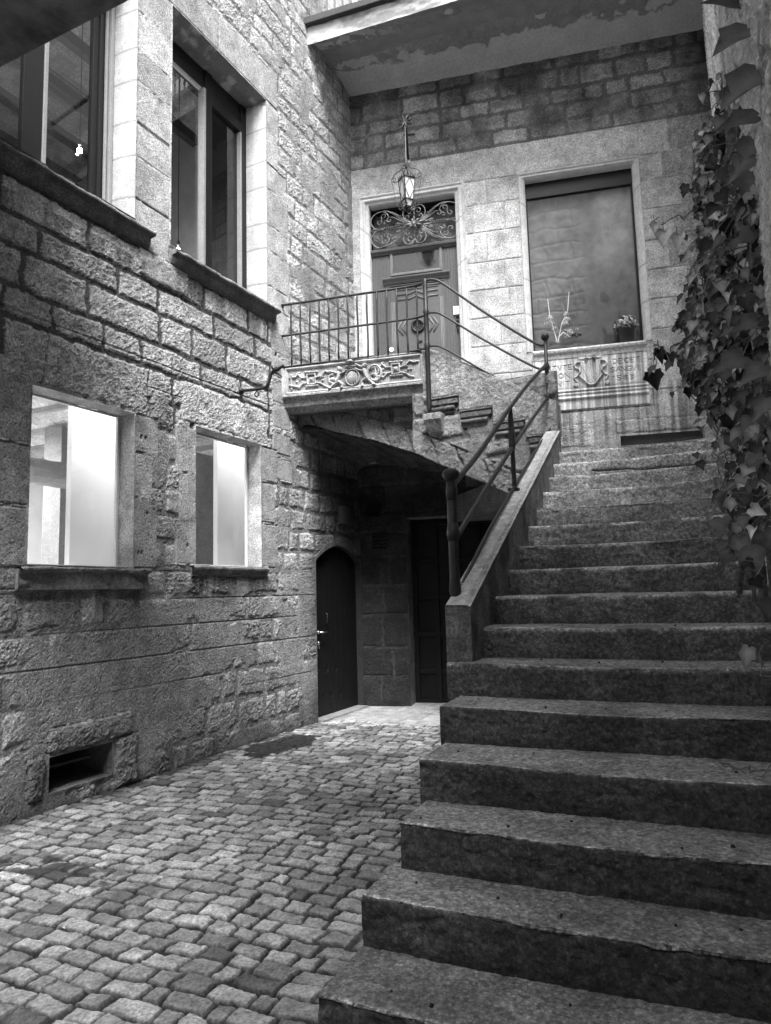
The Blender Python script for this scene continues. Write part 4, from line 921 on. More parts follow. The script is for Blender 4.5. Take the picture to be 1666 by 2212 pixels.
# ---- upper balcony over the corner, part of the house
ub = part('upper_balcony', BB, 'overhanging balcony slab with peeling plaster underneath and an iron balustrade')
_f = LW.P(-1.16, 0, 0); FA = Frame(_f[0], _f[1], 108.5)
def soffit():
    n, k = 420, 110
    t = np.linspace(0, 1, n); u = np.linspace(0, 1, k); T, U = np.meshgrid(t, u)
    A = FA.A(-.02+T*5.6, 0*T, 0*T); B = BW.A(-.02+T*5.3, .012, 0*T); P = A*(1-U[..., None])+B*U[..., None]
    zz = 8.84+.17*np.sin(pi*U**.8)**.8*(1-.0*T); P[..., 2] = zz
    X, Y = P[..., 0], P[..., 1]; dist = U*(.9+1.0*T)
    db = (1-U)*(1.05+.25*T)
    lim = .30+.10*fbm(X*1.6, Y*0, 2, 3)+.32*(fbm(X*4.5, Y*4.5, 4, 4, .6)-.5)
    peel = ss(db-lim, -.012, .012)                     # dark paint that remains, away from the wall
    left = ss(T, .30, .06)*ss(fbm(X*8, Y*8, 4, 7, .6), .47, .52); peel = peel*(1-left)
    peel *= 1-ss(fbm(X*5, Y*5, 3, 9), .68, .70); peel *= ss(U, .03, .06)
    P[..., 2] -= .006*peel
    C = .42*(1-peel)*(1+.1*(fbm(X*6, Y*6, 3, 10)-.5)*2)+.22*peel*(1+.25*(fbm(X*9, Y*9, 3, 11)-.5)*2)
    grid('soffit', P, MT['plaster'], ub, C)
soffit()
def fascia():
    S, Z = np.meshgrid(np.arange(-.02, 5.6, .016), np.arange(8.82, 9.08, .012)); H = .012*(fbm(S*9, Z*12, 4, 3)-.5)
    C = .36*(1-.5*ss(fbm(S*3, Z*9, 4, 5, .6), .5, .68))
    grid('fascia', FA.A(S, H+.005, Z), MT['plaster'], ub, C)
fascia()
f = MB(); f.box(FA, -.03, 5.6, -.6, .075, 9.075, 9.175); f.build('lip', mat('lead_lip', .035, .7, tex=.4, bump=.5), ub, bevel=.01)
f = MB(); f.box(FA, -.03, 5.6, -3.2, -.01, 9.0, 9.07); f.build('slab', MT['room'], ub)
for i in range(34):
    f = MB(); s = .10+.112*i; f.box(FA, s-.011, s+.011, .040, .062, 9.17, 10.2); f.build('baluster', MT['light_frame'] if False else mat('bal_iron', .12, .6) if i == 0 else bpy.data.materials['bal_iron'], ub)
f = MB(); f.box(BW, -.4, 5.3, -.25, -.2, 9.05, 11.6); f.build('backdrop_wall', MT['white_panel'], ub)  # white wall added as a bright backdrop behind the balusters
f = MB(); f.box(FA, 0, 5.5, -.0, .07, 10.2, 10.24); f.build('handrail', bpy.data.materials['bal_iron'], ub)

# ================================================================== RIGHT WALL
SW = empty('side_wall', 'high roughcast wall with climbing ivy along the right side of the stairs', 'wall', RW.P(-4, 0, 0))
def right_wall():
    S, Z = np.meshgrid(np.arange(-8.6, .05, .016), np.arange(-.05, 9.6, .016))
    g1 = fbm(S*40, Z*34, 3, 3, .7)-.5
    H = .020*g1*2+.03*(fbm(S*2, Z*2, 3, 4)-.5)+.010*(fbm(S*14, Z*12.0, 3, 5)-.5)
    C = .85*(1+.8*g1)*(1-.15*ss(fbm(S*7, Z*1.2, 4, 6), .45, .65))*(.8+.4*fbm(S*1.3, Z*1.3, 3, 7))*(1-.4*ss(fbm(S*5, Z*1.6, 4, 8, .6), .52, .6))
    grid('wall', RW.A(S, H, Z), MT['render'], SW, C, smooth=False)
right_wall()
w_ = MB(); w_.box(RW, -8.6, 1.5, -.5, -.03, -.05, 9.6); w_.box(RW, -15, -8.6, -.5, .02, -.05, 9.6); w_.build('wall', bpy.data.materials['upper_stone'], SW)

# ================================================================== GALLERY OVERHEAD, behind and above the camera
GB = empty('overhead_gallery', 'dark stone slab of a gallery passing overhead at the upper left', 'gallery', (-1.56, 4.13, 5.4))
_a = (-1.561, 4.131); GF = Frame(_a[0], _a[1], 115.6)
f = MB(); f.box(GF, -3.2, 6.5, 0.0, 2.0, 5.4, 5.85); f.build('slab', mat('slab_stone', .17, .9, tex=.5, tscale=3.5, bump=.6, bscale=25, bdist=.003), GB, bevel=.015)
f = MB()
f.box(GF, -3.2, 6.5, .60, .62, 5.392, 5.402); f.build('slab_joint', mat('joint_dark', .02, .9), GB)
f = MB(); f.box(GF, -6, 7, 9.0, 9.4, 0, 9.0); f.build('unseen_rear_wall', bpy.data.materials['upper_stone'], GB)  # unseen wall added behind the camera to hold back low sky light

# ================================================================== STAIRCASE
SC_ = empty('stone_staircase', 'worn stone staircase climbing to a landing and turning left up to a carved balcony', 'staircase', stp(-.2, 2.2, 0))
NS = [1.66, 1.97, 2.285, 2.545, 2.84, 3.175, 3.50, 3.80, 4.10, 4.43, 4.76, 5.11, 5.43, 5.75, 6.05, 6.34, 6.67]
LEFT = [-1.14, -1.12, -1.12, -1.08, -1.11, -1.13, -1.20, -1.13, -1.10, -1.10, -1.10, -1.10, -1.10, -1.10, -1.10, -1.10, -1.10]
def step(k):
    z1 = .17+.165*k; z0 = z1-.165 if k else 0
    n0 = NS[k]; n1 = (NS[k+1]+.05) if k < len(NS)-1 else 9.9
    e0 = LEFT[k]; res = .007 if k < 7 else .010
    e1 = .95
    e = np.arange(e0, e1, res)
    if k == len(NS)-1: tn = np.concatenate([np.arange(n1, n0+.25, -.05), np.arange(n0+.25, n0, -.008)])
    else: tn = np.arange(n1, n0, -.007 if k < 7 else -.010)
    rz_ = np.arange(z1, z0-.03, -.007 if k < 7 else -.010)
    pn_ = np.concatenate([tn, np.full(len(rz_), n0)]); pz = np.concatenate([np.full(len(tn), z1), rz_])
    E, Nn = np.meshgrid(e, pn_); Zz = np.broadcast_to(pz[:, None], E.shape).copy(); Nn = Nn.copy()
    isr = np.broadcast_to((np.arange(len(pn_)) >= len(tn))[:, None], E.shape)
    sd_ = 100+k*7
    d = np.where(isr, z1-Zz, Nn-n0)                       # distance from the arris
    chip = .012+.030*ss(fbm(E*7, E*0+k, 3, sd_, .6), .50, .78)+.010*fbm(E*30, E*0, 2, sd_+1)
    inn = np.clip(1-d/chip, 0, 1)**2*chip*.30
    Nn = Nn+inn*np.where(isr, 1.0, .15); Zz = Zz-inn*np.where(isr, .15, 1.0)
    # rough texture
    rt = fbm(E*38, Zz*38, 3, sd_+2, .7)-.5; tt = fbm(E*26, Nn*26, 3, sd_+3, .7)-.5; big = fbm(E*2.2, Zz*8+k, 3, sd_+4)-.5
    wav = .022*(fbm(E*1.3, E*0+k*3, 2, sd_+5)-.5)
    pit = ss(fbm(E*11, Zz*20, 3, sd_+6, .6), .63, .75)
    Nn = Nn+np.where(isr, .012*rt*2*.8+.018*big+.006*pit, 0)+wav
    wear = .012*np.exp(-((E+.35)/.45)**2)*ss(.22-(Nn-n0), 0, .2)
    Zz = Zz+np.where(isr, 0, .0028*tt*2+.010*(fbm(E*2.2, Nn*3, 2, sd_+8)-.5)*ss(Nn-n0, .0, .05))-wear*np.where(isr, ss(d, .12, 0), 1)
    if k in (2, 3): Nn = Nn  # blocks
    jn = []
    if k == 2: jn = [.33]
    C0 = .24 if k < 7 else .24+.035*min(k-6, 8); rf = .33 if k < 6 else min(.44+.06*(k-5), .95)  # light and shade put into colour: paler upper steps, darker dirty risers
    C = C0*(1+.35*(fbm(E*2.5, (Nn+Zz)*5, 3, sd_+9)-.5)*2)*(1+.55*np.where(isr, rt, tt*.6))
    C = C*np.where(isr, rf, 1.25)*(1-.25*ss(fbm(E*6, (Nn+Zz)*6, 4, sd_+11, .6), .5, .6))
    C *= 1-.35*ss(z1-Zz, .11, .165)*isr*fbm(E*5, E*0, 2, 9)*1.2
    C = C*(1+(1.8 if k < 6 else 3.2)*np.exp(-(np.where(isr, d*(2.2 if k < 6 else 1.2), d)/(.014 if k < 6 else .017))**2)*ss(fbm(E*9, E*0+k, 3, sd_+13), .3, .5))  # worn arris line, its bright highlight painted into the colour
    if k == 15 or k == 14:       # the long crack
        cl = z1-.085-.05*np.sin((E+1)*1.3)+.02*fbm(E*6, E*0, 3, 55) if k == 15 else z1+9; kk = np.exp(-((Zz-cl)/.006)**2)*isr*(E > -.75); Nn = Nn+.03*kk; C *= 1-.85*kk
    W = stp_A(E, Nn, Zz)
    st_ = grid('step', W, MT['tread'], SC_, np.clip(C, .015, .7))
    # left end of the block, down to the ground
    bl = e0; b = MB(); zb = 0
    m_ = [i for i in range(len(pn_)) if pn_[i] < (NS[k+1]-.01 if k < len(NS)-1 else 99)]
    side = [tuple(W[i, 0]) for i in m_[::2]]; side.append(stp(bl, n0, z0-.03)); side.append(stp(bl, n0+.001, 0.0)); side.append(stp(bl, pn_[m_[0]], 0.0))
    b.add(side, [tuple(range(len(side)))]); b.build('step_end', MT['step_side'], st_)
def stp_A(E, N, Z): return ST.A(E, -N, Z)
MT['step_side'] = mat('step_side_stone', .15, .85, tex=.5, tscale=50, bump=.8, bscale=100)
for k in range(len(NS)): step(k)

# lower parapet (string wall)
def parapet():
    sl_ = .4985; n0, n1 = 3.55, 6.74; zt = lambda n: 1.455+(n-3.55)*sl_
    # top
    N, E = np.meshgrid(np.arange(n0, n1, .012), np.arange(-1.215, -1.075, .007), indexing='ij')
    Hh = .004*(fbm(N*30, E*30, 3, 5, .7)-.5)*2+.006*(fbm(N*4, E*9, 2, 6)-.5); ed = np.minimum(E+1.215, -1.082-E)
    Hh -= .008*ss(ed, .012, 0); gv = np.exp(-((E+1.105)/.006)**2); Hh -= .005*gv
    for j in (4.55, 5.65): Hh -= .006*np.exp(-((N-j)/.008)**2)
    C = .50*(1+.5*(fbm(N*30, E*30, 3, 8, .7)-.5)*2)*(1-.4*gv)*(.8+.4*fbm(N*2, E*2, 2, 3))
    grid('parapet_coping', stp_A(E, N, zt(N)+Hh), MT['ashlar'], SC_, C)
    # inner face towards the steps, from the coping down below the treads
    N, V = np.meshgrid(np.arange(n0, n1, .012), np.linspace(0, 1, 46), indexing='ij')
    zb = .17+.165*np.interp(N, NS, np.arange(len(NS)))-.25; Z = zt(N)*(1-V)+zb*V
    O = .006*(fbm(N*30, Z*30, 3, 15, .7)-.5)*2+.012*(fbm(N*5, Z*5, 3, 16)-.5); O -= .012*ss(V*(zt(N)-zb), .02, 0)
    C = .25*(1+.5*(fbm(N*9, Z*9, 4, 18, .6)-.5)*2)*(1-.45*ss(fbm(N*5, Z*3, 3, 19), .5, .65))
    grid('parapet_face', stp_A(-1.082+O, N, Z), MT['stone'], SC_, C)
    # front end and outer face
    E, Z = np.meshgrid(np.arange(-1.215, -1.075, .007), np.arange(.98, 1.456, .01), indexing='ij')
    O = .006*(fbm(E*30, Z*30, 3, 25, .7)-.5)*2-.010*np.exp(-((E+1.12)/.006)**2); C = .18*(1+.7*(fbm(E*12, Z*12, 4, 28)-.5)*2)
    O += .012*ss(Z, 1.44, 1.456)
    grid('parapet_end', stp_A(E, n0+O, Z), MT['stone'], SC_, C)
    b = MB(); poly = [(n0+.01, .0), (n1, .0), (n1, zt(n1)-.012), (n0+.01, zt(n0)-.012)]
    n = 4; b.add([stp(-1.212, a, z) for a, z in poly]+[stp(-1.095, a, z) for a, z in poly], [(0, 1, 2, 3), (7, 6, 5, 4)]+[(i, n+i, n+(i+1) % n, (i+1) % n) for i in range(n)]); b.build('string_wall', MT['step_side'], SC_)
parapet()

# landing and the upper flight
b = MB(); c_ = [stp(-1.1, 6.75, 0), stp(.95, 6.75, 0), BW.P(5.0, -.1, 0), BW.P(1.3, -.1, 0)]
b.hexa([(x, y, 2.45) for x, y, _ in c_]+[(x, y, 2.795) for x, y, _ in c_]); b.build('landing', MT['step_side'], SC_)
for i in range(6):
    b = MB(); s1 = 1.36-.24*i; b.box(FL, s1-.30, s1, -1.25, -.18, 2.75+.165*i, 2.97+.165*i); b.build('upper_step', MT['step_side'], SC_, bevel=.008)
b = MB(); cs = [BALC.P(.0, -.10, 0), BALC.P(1.72, -.10, 0), BW.P(1.95, .01, 0), BW.P(.0, .01, 0)]
b.hexa([(x, y, 3.68) for x, y, _ in cs]+[(x, y, 3.93) for x, y, _ in cs]); b.build('balcony_floor', MT['step_side'], SC_)

# spandrel under balcony and flight, with the raking arch
ARC = [(600, 962), (627, 962), (632, 945), (638, 934), (646, 926), (657, 920), (670, 918), (695, 924), (726, 934), (806, 950), (906, 982)]
AB = [BALC.at(x, y, -.30) for x, y in ARC]
AF = [FL.at(x, y, 0.0) for x, y in [(880, 972), (906, 982), (950, 1002), (1102, 1066), (1150, 1090), (1260, 1150)]]
def spandrel(fr, s0, s1, arc, ztop, off, seed, name):
    zl = min(a[1] for a in arc)-.1
    m = Masonry(fr, s0, s1, zl, ztop, .010, .010, [], seed); R = m.rng; m.mortar(.004, .15)
    ax = [a[0] for a in arc]; az = [a[1] for a in arc]; zz = np.interp(m.S, ax, az)
    # voussoir band along the arch
    v = m.Z-zz; jn = (m.wS+.4*v)/.30; kk = np.floor(jn); fj = (jn-kk)*.30; d = np.minimum(np.minimum(fj, .30-fj), np.minimum(v+.05, .27-v)); band = (v < .27)
    h = .026*ss(d, .004, .03)+.014*m.g1*2; c = .20*(.7+.6*_hash(kk, kk*0, seed))*(1+.6*m.g1)
    m.H = np.where(band, h, m.H); m.C = np.where(band & (d > .004), c, m.C)
    keepH, keepC = m.H.copy(), m.C.copy()
    m.courses(s0, s1, [zl, zl+.25, zl+.5, zl+.72, zl+.95, zl+1.2, zl+1.5, zl+1.8], .2, .42, 'rough', lambda a, z, r: .25*(1+r.uniform(-.2, .2)), .03)
    m.H = np.where(band, keepH, m.H); m.C = np.where(band, keepC, m.C)
    m.smear(ss(fbm(m.S*4, m.Z*4, 4, seed+3, .6), .5, .58)*.8, .020, .22)
    m.H += .02*(fbm(m.S*8, m.Z*10, 4, seed+8, .6)-.5)
    m.C *= .65+.7*fbm(m.S*3, m.Z*3, 3, seed+4)
    def under(S, Z): return Z < np.interp(S, ax, az)
    m.build(name, MT['stone'], SC_, off=off, holesfree=[under])
spandrel(BALC, .02, 1.70, AB, 3.75, -.30, 301, 'spandrel')
spandrel(FL, .0, 1.62, AF, 3.72, .0, 302, 'spandrel')
# soffit of the arch back to the house
def arch_soffit():
    pts = [BALC.P(a, -.30, b) for a, b in AB[1:]]+[FL.P(a, 0, b) for a, b in AF[2:]]
    pts = np.array(pts); L = np.concatenate([[0], np.cumsum(np.linalg.norm(np.diff(pts, axis=0), axis=1))]); t = np.linspace(0, L[-1], 200)
    A = np.stack([np.interp(t, L, pts[:, i]) for i in range(3)], -1)
    sB = np.interp(t, [0, L[-1]], [.02, 3.0]); B = np.stack([np.array(BW.P(s, .01, 0)) for s in sB]); B[:, 2] = A[:, 2]*.35+np.interp(t, [0, L[-1]], [3.20, 2.9])*.65
    U = np.linspace(0, 1, 90)[None, :, None]; P = A[:, None]*(1-U)+B[:, None]*U
    g_ = fbm(np.broadcast_to(t[:, None]*8, P.shape[:2]), np.broadcast_to(U[..., 0]*6, P.shape[:2]), 4, 5, .6)-.5; P = P.copy(); jj = np.abs((t[:, None]/.32+.0*U[..., 0]) % 1-.5)*np.ones_like(g_); P[..., 2] += .10*g_+.05*np.sin(pi*U[..., 0])+.02*ss(jj, .44, .5)
    C = .11*(1+1.6*g_)*(1-.5*ss(jj, .45, .5)); grid('arch_soffit', P, MT['stone'], SC_, C)  # dark tone adds painted shade to the recess
    # intrados lip: thickness of the front ring
    V = np.linspace(0, 1, 8)[None, :, None]; Q = A[:, None]+(np.array([0, 0, .0])[None, None]) ; 
arch_soffit()
# projecting stone bracket by the corner post
bs = MB(); (a, zt1), (b_, _) = FL.at(917, 897, .1), FL.at(956, 897, .1)
bs.add([FL.P(a, 0, zt1), FL.P(b_, 0, zt1), FL.P(b_, .16, zt1), FL.P(a, .16, zt1), FL.P(a+.02, 0, zt1-.22), FL.P(b_-.02, 0, zt1-.22), FL.P(b_-.03, .07, zt1-.20), FL.P(a+.03, .07, zt1-.20), FL.P(b_, .16, zt1-.07), FL.P(a, .16, zt1-.07)],
       [(0, 1, 2, 3), (3, 2, 8, 9), (9, 8, 6, 7), (7, 6, 5, 4), (1, 5, 6, 8, 2), (0, 3, 9, 7, 4)])
bs.build('corbel', mat('corbel_stone', .3, .9, tex=.5, tscale=30, bump=1, bscale=50, bdist=.004), SC_, bevel=.012)

# upper parapet slab with stepped lower edge
TOPL = [(.16, 4.20), (.26, 4.19), (.50, 4.06), (1.44, 3.49), (1.60, 3.40)]
MT['nosing'] = mat('nosing_stone', .13, .9, tex=.5, tscale=30, bump=1, bscale=50, bdist=.004)
def upper_parapet():
    S, Z = np.meshgrid(np.arange(.16, 1.60, .009), np.arange(3.05, 4.22, .009))
    zt = np.interp(S, [a for a, b in TOPL], [b for a, b in TOPL]); zb = np.where(S < .57, 3.62, np.where(S < .94, 3.435, np.where(S < 1.28, 3.255, 3.07)))
    H = .010*(fbm(S*36, Z*36, 3, 401, .75)-.5)*2+.008*(fbm(S*3, Z*3, 2, 402)-.5)
    ed = np.minimum(zt-Z, Z-zb); H -= .02*ss(ed, .02, 0)
    st = ss(fbm(S*14, Z*1.5, 3, 403), .5, .65)*ss(Z, 3.5, 3.8); C = .34*(1+.6*(fbm(S*30, Z*30, 3, 404, .7)-.5)*2)*(1-.45*st)
    Zc = np.clip(Z, zb-.009, zt+.009); P = FL.A(S, .06+H, np.where((Z < zt) & (Z > zb), Z, Zc))
    SCc, ZCc = (S[:-1, :-1]+S[1:, 1:])/2, (Z[:-1, :-1]+Z[1:, 1:])/2
    ztc = np.interp(SCc, [a for a, b in TOPL], [b for a, b in TOPL]); zbc = np.where(SCc < .57, 3.62, np.where(SCc < .94, 3.435, np.where(SCc < 1.28, 3.255, 3.07)))
    grid('upper_parapet', P, MT['stone'], SC_, C, (ZCc < ztc) & (ZCc > zbc))
    b = MB(); poly = [(.165, 3.62), (.57, 3.62), (.57, 3.435), (.94, 3.435), (.94, 3.255), (1.28, 3.255), (1.28, 3.07), (1.60, 3.07), (1.60, 3.395), (1.44, 3.485), (.26, 4.185), (.165, 4.195)]
    b.extrude(FL, poly, -.16, .055); b.build('upper_parapet_core', mat('parapet_stone', .30, .9, tex=.5, tscale=60, bump=1, bscale=70, bdist=.003), SC_)
    # moulded step ends showing under the slab
    for s0, s1, z in [(.20, .55, 3.60), (.57, .92, 3.42), (.94, 1.26, 3.24), (1.30, 1.52, 3.06)]:
        b = MB(); b.box(FL, s0, s1, -.02, .045, z-.055, z-.001); b.tube([FL.P(s0+.01, .04, z-.10), FL.P(s1-.04, .04, z-.10)], .024, 8); b.box(FL, s0+.02, s1-.05, -.02, .03, z-.16, z-.10); b.build('step_nosing', MT['nosing'], SC_, bevel=.006)
upper_parapet()

# balcony front: mouldings + carved panel
pf = MB()
run_s(pf, BALC, [(-.14, 3.86), (.03, 3.86), (.05, 3.848), (.05, 3.825), (.03, 3.812), (.005, 3.80), (-.01, 3.76), (-.02, 3.72), (-.10, 3.665), (-.14, 3.665)], .012, 1.70)
pf.build('balcony_moulding', mat('balcony_stone', .26, .85, tex=.5, tscale=30, bump=.7, bscale=60, bdist=.003), SC_, bevel=.004)
pf = MB(); pf.box(BALC, .0, 1.728, -.16, -.012, 3.85, 4.20); pf.box(BALC, 1.60, 1.722, -.34, -.16, 3.66, 4.19); pf.box(BALC, .005, 1.735, -.17, .035, 4.19, 4.212); pf.box(BALC, 1.60, 1.70, -.4, -.14, 3.6, 3.72)
pf.build('balcony_core', mat('balcony_core', .3, .85, tex=.4, tscale=40, bump=.6, bscale=70), SC_, bevel=.006)
def relief():
    S, Z = np.meshgrid(np.arange(.0, 1.732, .0042), np.arange(3.835, 4.20, .0042))
    fr_d = np.minimum(np.minimum(S-.068, 1.655-S), np.minimum(Z-3.888, 4.150-Z))       # >0 inside field
    H = .012+.026*ss(fr_d, .004, -.014)-.016*ss(fr_d, -.024, -.034)*(fr_d > -.06)*1.0
    H = H+.010*ss(fr_d, -.040, -.048)
    def q(x, y): return BALC.at(586.4+.2241*x, 719.7+.2241*y, .02)
    B = np.zeros_like(S)
    def P(pts, r, amp):
        nonlocal B; B = bump_path(B, S, Z, [q(*p) for p in pts], r, amp)
    def el(c, rx, rz, amp, pw=.5):
        nonlocal B; a = q(*c); t = np.clip(1-((S-a[0])/rx)**2-((Z-a[1])/rz)**2, 0, 1); B = np.maximum(B, amp*t**pw)
    # straps, left panel; mirrored onto the right one
    def straps(f):
        for pts in [[(175, 430), (235, 425), (265, 385)], [(250, 392), (290, 432), (345, 428)], [(430, 428), (485, 412), (518, 365)], [(518, 365), (560, 380), (600, 372)], [(270, 530), (300, 490), (345, 478)], [(440, 478), (490, 490), (520, 512)], [(175, 505), (225, 515), (262, 522)], [(190, 430), (195, 520)], [(520, 512), (560, 520)]]:
            P([f(*p) for p in pts], .011, .024)
        for pts in [[(330, 380), (440, 372)], [(345, 400), (350, 490)], [(420, 395), (425, 485)], [(335, 512), (445, 505)], [(350, 495), (420, 490)], [(348, 402), (420, 396)]]: P([f(*p) for p in pts], .009, .026)
        for c in [(330, 380), (442, 372), (338, 515), (446, 506), (190, 410), (195, 540)]: el(f(*c), .014, .014, .030)
        a = q(*f(385, 447)); pyr = np.clip(1-np.maximum(np.abs(S-a[0])/.036, np.abs(Z-a[1])/.036), 0, 1); B_ = .034*pyr
        return B_
    fl_ = lambda x, y: (x, y); t_ = straps(fl_); B = np.maximum(B, t_)
    fr_ = lambda x, y: (x+812+ (0), y-100); t_ = straps(fr_); B = np.maximum(B, t_)
    for c in [(275, 445), (300, 470), (245, 470), (495, 420), (495, 455), (1080, 350), (1085, 385), (1305, 320), (1320, 350), (1345, 345), (1300, 370)]: el(c, .014, .012, .022)
    # escutcheon, helmet, supporters
    el((783, 430), .080, .092, .040, .6)
    for th in [i*pi/14 for i in range(28)]:
        pass
    c0 = q(783, 430)
    B = bump_path(B, S, Z, [(c0[0]+.083*cos(i*pi/12), c0[1]+.094*sin(i*pi/12)) for i in range(25)], .009, .034)
    stripe = (S > c0[0]+.002)*(np.abs(((S-c0[0])/.024) % 1-.5) < .22)*(np.hypot((S-c0[0])/.075, (Z-c0[1])/.085) < 1); B = B-.012*stripe
    el((765, 285), .045, .034, .05, .5); P([(720, 325), (812, 318)], .012, .040); P([(745, 335), (800, 328)], .010, .03); P([(730, 260), (760, 240), (800, 250)], .014, .05)
    for k_, hd, tr in [(0, (660, 352), [(650, 385), (652, 420), (632, 465)]), (1, (895, 320), [(895, 355), (908, 395), (928, 440)])]:
        el(hd, .029, .029, .055, .5); el((hd[0]+(-8 if k_ == 0 else 8), hd[1]-14), .026, .018, .055)
        P(tr, .026, .048)
    P([(640, 475), (600, 505), (565, 535)], .017, .042); P([(655, 470), (690, 500), (680, 545)], .016, .040); P([(665, 395), (700, 385), (730, 358)], .012, .042); P([(640, 390), (600, 375), (560, 370)], .010, .03)
    P([(930, 445), (970, 475), (1000, 500)], .017, .042); P([(905, 440), (875, 470), (885, 520)], .016, .040); P([(880, 365), (845, 360), (815, 345)], .012, .042); P([(880, 330), (850, 320), (815, 300)], .011, .04)
    c1 = (1000, 385); P([(c1[0]+60*cos(t), c1[1]+75*sin(t)) for t in np.linspace(-2.6, 1.5, 14)], .013, .034); P([(990+32*cos(t), 425+30*sin(t)) for t in np.linspace(-2.5, 3, 12)], .010, .030); P([(c1[0]+36*cos(t), c1[1]-20+40*sin(t)) for t in np.linspace(-2.6, .8, 10)], .009, .026)
    P([(590, 400), (555, 420), (560, 470), (600, 490)], .014, .03); el((590, 450), .035, .030, .036); el((475, 425), .014, .014, .02)
    H = H+B+.0022*(fbm(S*40, Z*40, 3, 5, .7)-.5)*2
    crk = np.exp(-((S-1.19-.15*(Z-3.86)-.02*(fbm(Z*40, Z*0, 2, 3)-.5))/.004)**2)*(Z < 3.90); H -= .02*crk
    C = .40*(1+.35*(fbm(S*8, Z*8, 4, 6, .6)-.5)*2)*(1-.30*ss(fbm(S*5, Z*5, 3, 12), .5, .65)); C *= 1-.5*(stripe & (S > c0[0]))
    C = C*(.70+.30*ss(B+.02*(fr_d < 0), .0, .012))
    grid('carved_panel', BALC.A(S, H, Z), MT['relief'], SC_, np.clip(C, .03, .7))
relief()

# ================================================================== IRON RAILING
IR = empty('iron_railing', 'black wrought-iron railing running up the stairs and across the carved balcony', 'railing', stp(-1.18, 3.68, 1.0))
ER = -1.19
def rail(name, pts, r, seg=10, knob=False):
    t = MB(); t.tube(pts, r, seg); return t.build(name, MT['iron'], IR, smooth=True)
def smooth_path(pts, n=8):
    P = [Vector(p) for p in pts]; out = []
    for i in range(len(P)-1):
        p0 = P[max(i-1, 0)]; p1 = P[i]; p2 = P[i+1]; p3 = P[min(i+2, len(P)-1)]
        for j in range(n):
            t = j/n; out.append(.5*((2*p1)+(-p0+p2)*t+(2*p0-5*p1+4*p2-p3)*t*t+(-p0+3*p1-3*p2+p3)*t**3))
    out.append(P[-1]); return out
# lower newel
t = MB(); N0 = 3.66
t.tube([stp(ER, N0+.03, .80), stp(ER-.005, N0+.03, 1.20), stp(ER-.01, N0+.02, 1.42), stp(ER, N0, 1.50), stp(ER, N0, 1.53), stp(ER, N0, 1.60), stp(ER, N0, 1.85), stp(ER, N0, 2.13)], [.016, .018, .021, .026, .034, .028, .029, .028], 12)
t.tube([stp(ER, N0, 1.80), stp(ER, N0, 1.84), stp(ER, N0, 1.90)], [.029, .037, .029], 12); t.tube([stp(ER, N0, 2.02), stp(ER, N0, 2.07), stp(ER, N0, 2.12)], [.028, .034, .028], 12)
p = stp(ER, N0, 2.17); t.ball(p, .050, 20, (1, 1, .74)); t.build('newel_post', MT['iron'], IR, smooth=True)
UN = (1.69, 6.95)
# middle post
t = MB(); t.tube([stp(ER, 5.20, 2.24), stp(ER, 5.20, 2.30), stp(ER, 5.19, 2.58), stp(ER, 5.19, 2.62), stp(ER, 5.18, 2.90)], [.030, .019, .018, .028, .017], 8)
t.box(ST, ER-.04, ER+.04, -5.25, -5.15, 2.265, 2.285); t.build('post', MT['iron'], IR, smooth=False)
def raw(pp): return [stp(a, b, c) if len(q_) == 3 else None for q_ in pp for (a, b, c) in [q_]]
rail('handrail', smooth_path([stp(ER, 3.69, 2.115), stp(ER, 4.3, 2.42), stp(ER, 5.17, 2.905), stp(ER, 5.9, 3.285), stp(ER, 6.4, 3.53), stp(ER, 6.8, 3.72), (UN[0]-.02, UN[1]-.04, 3.80)]), .0165)
rail('lower_rail', smooth_path([stp(ER, 3.70, 1.815), stp(ER, 4.4, 2.19), stp(ER, 5.19, 2.60), stp(ER, 6.0, 3.0), (UN[0]-.02, UN[1]-.04, 3.44)]), .0155)
rail('bottom_rail', smooth_path([stp(ER, 3.68, 1.50), stp(ER, 4.4, 1.905), stp(ER, 5.2, 2.30), stp(ER, 6.1, 2.74), (UN[0], UN[1]-.02, 3.13)]), .012)
t = MB(); t.tube([(UN[0], UN[1], z) for z in (3.05, 3.12, 3.16, 3.42, 3.45, 3.48, 3.74, 3.78, 3.82, 4.06)], [.036, .036, .025, .024, .036, .024, .022, .034, .021, .018], 10)
t.ball((UN[0], UN[1], 4.10), .043, 18); t.build('newel_post', MT['iron'], IR, smooth=True)
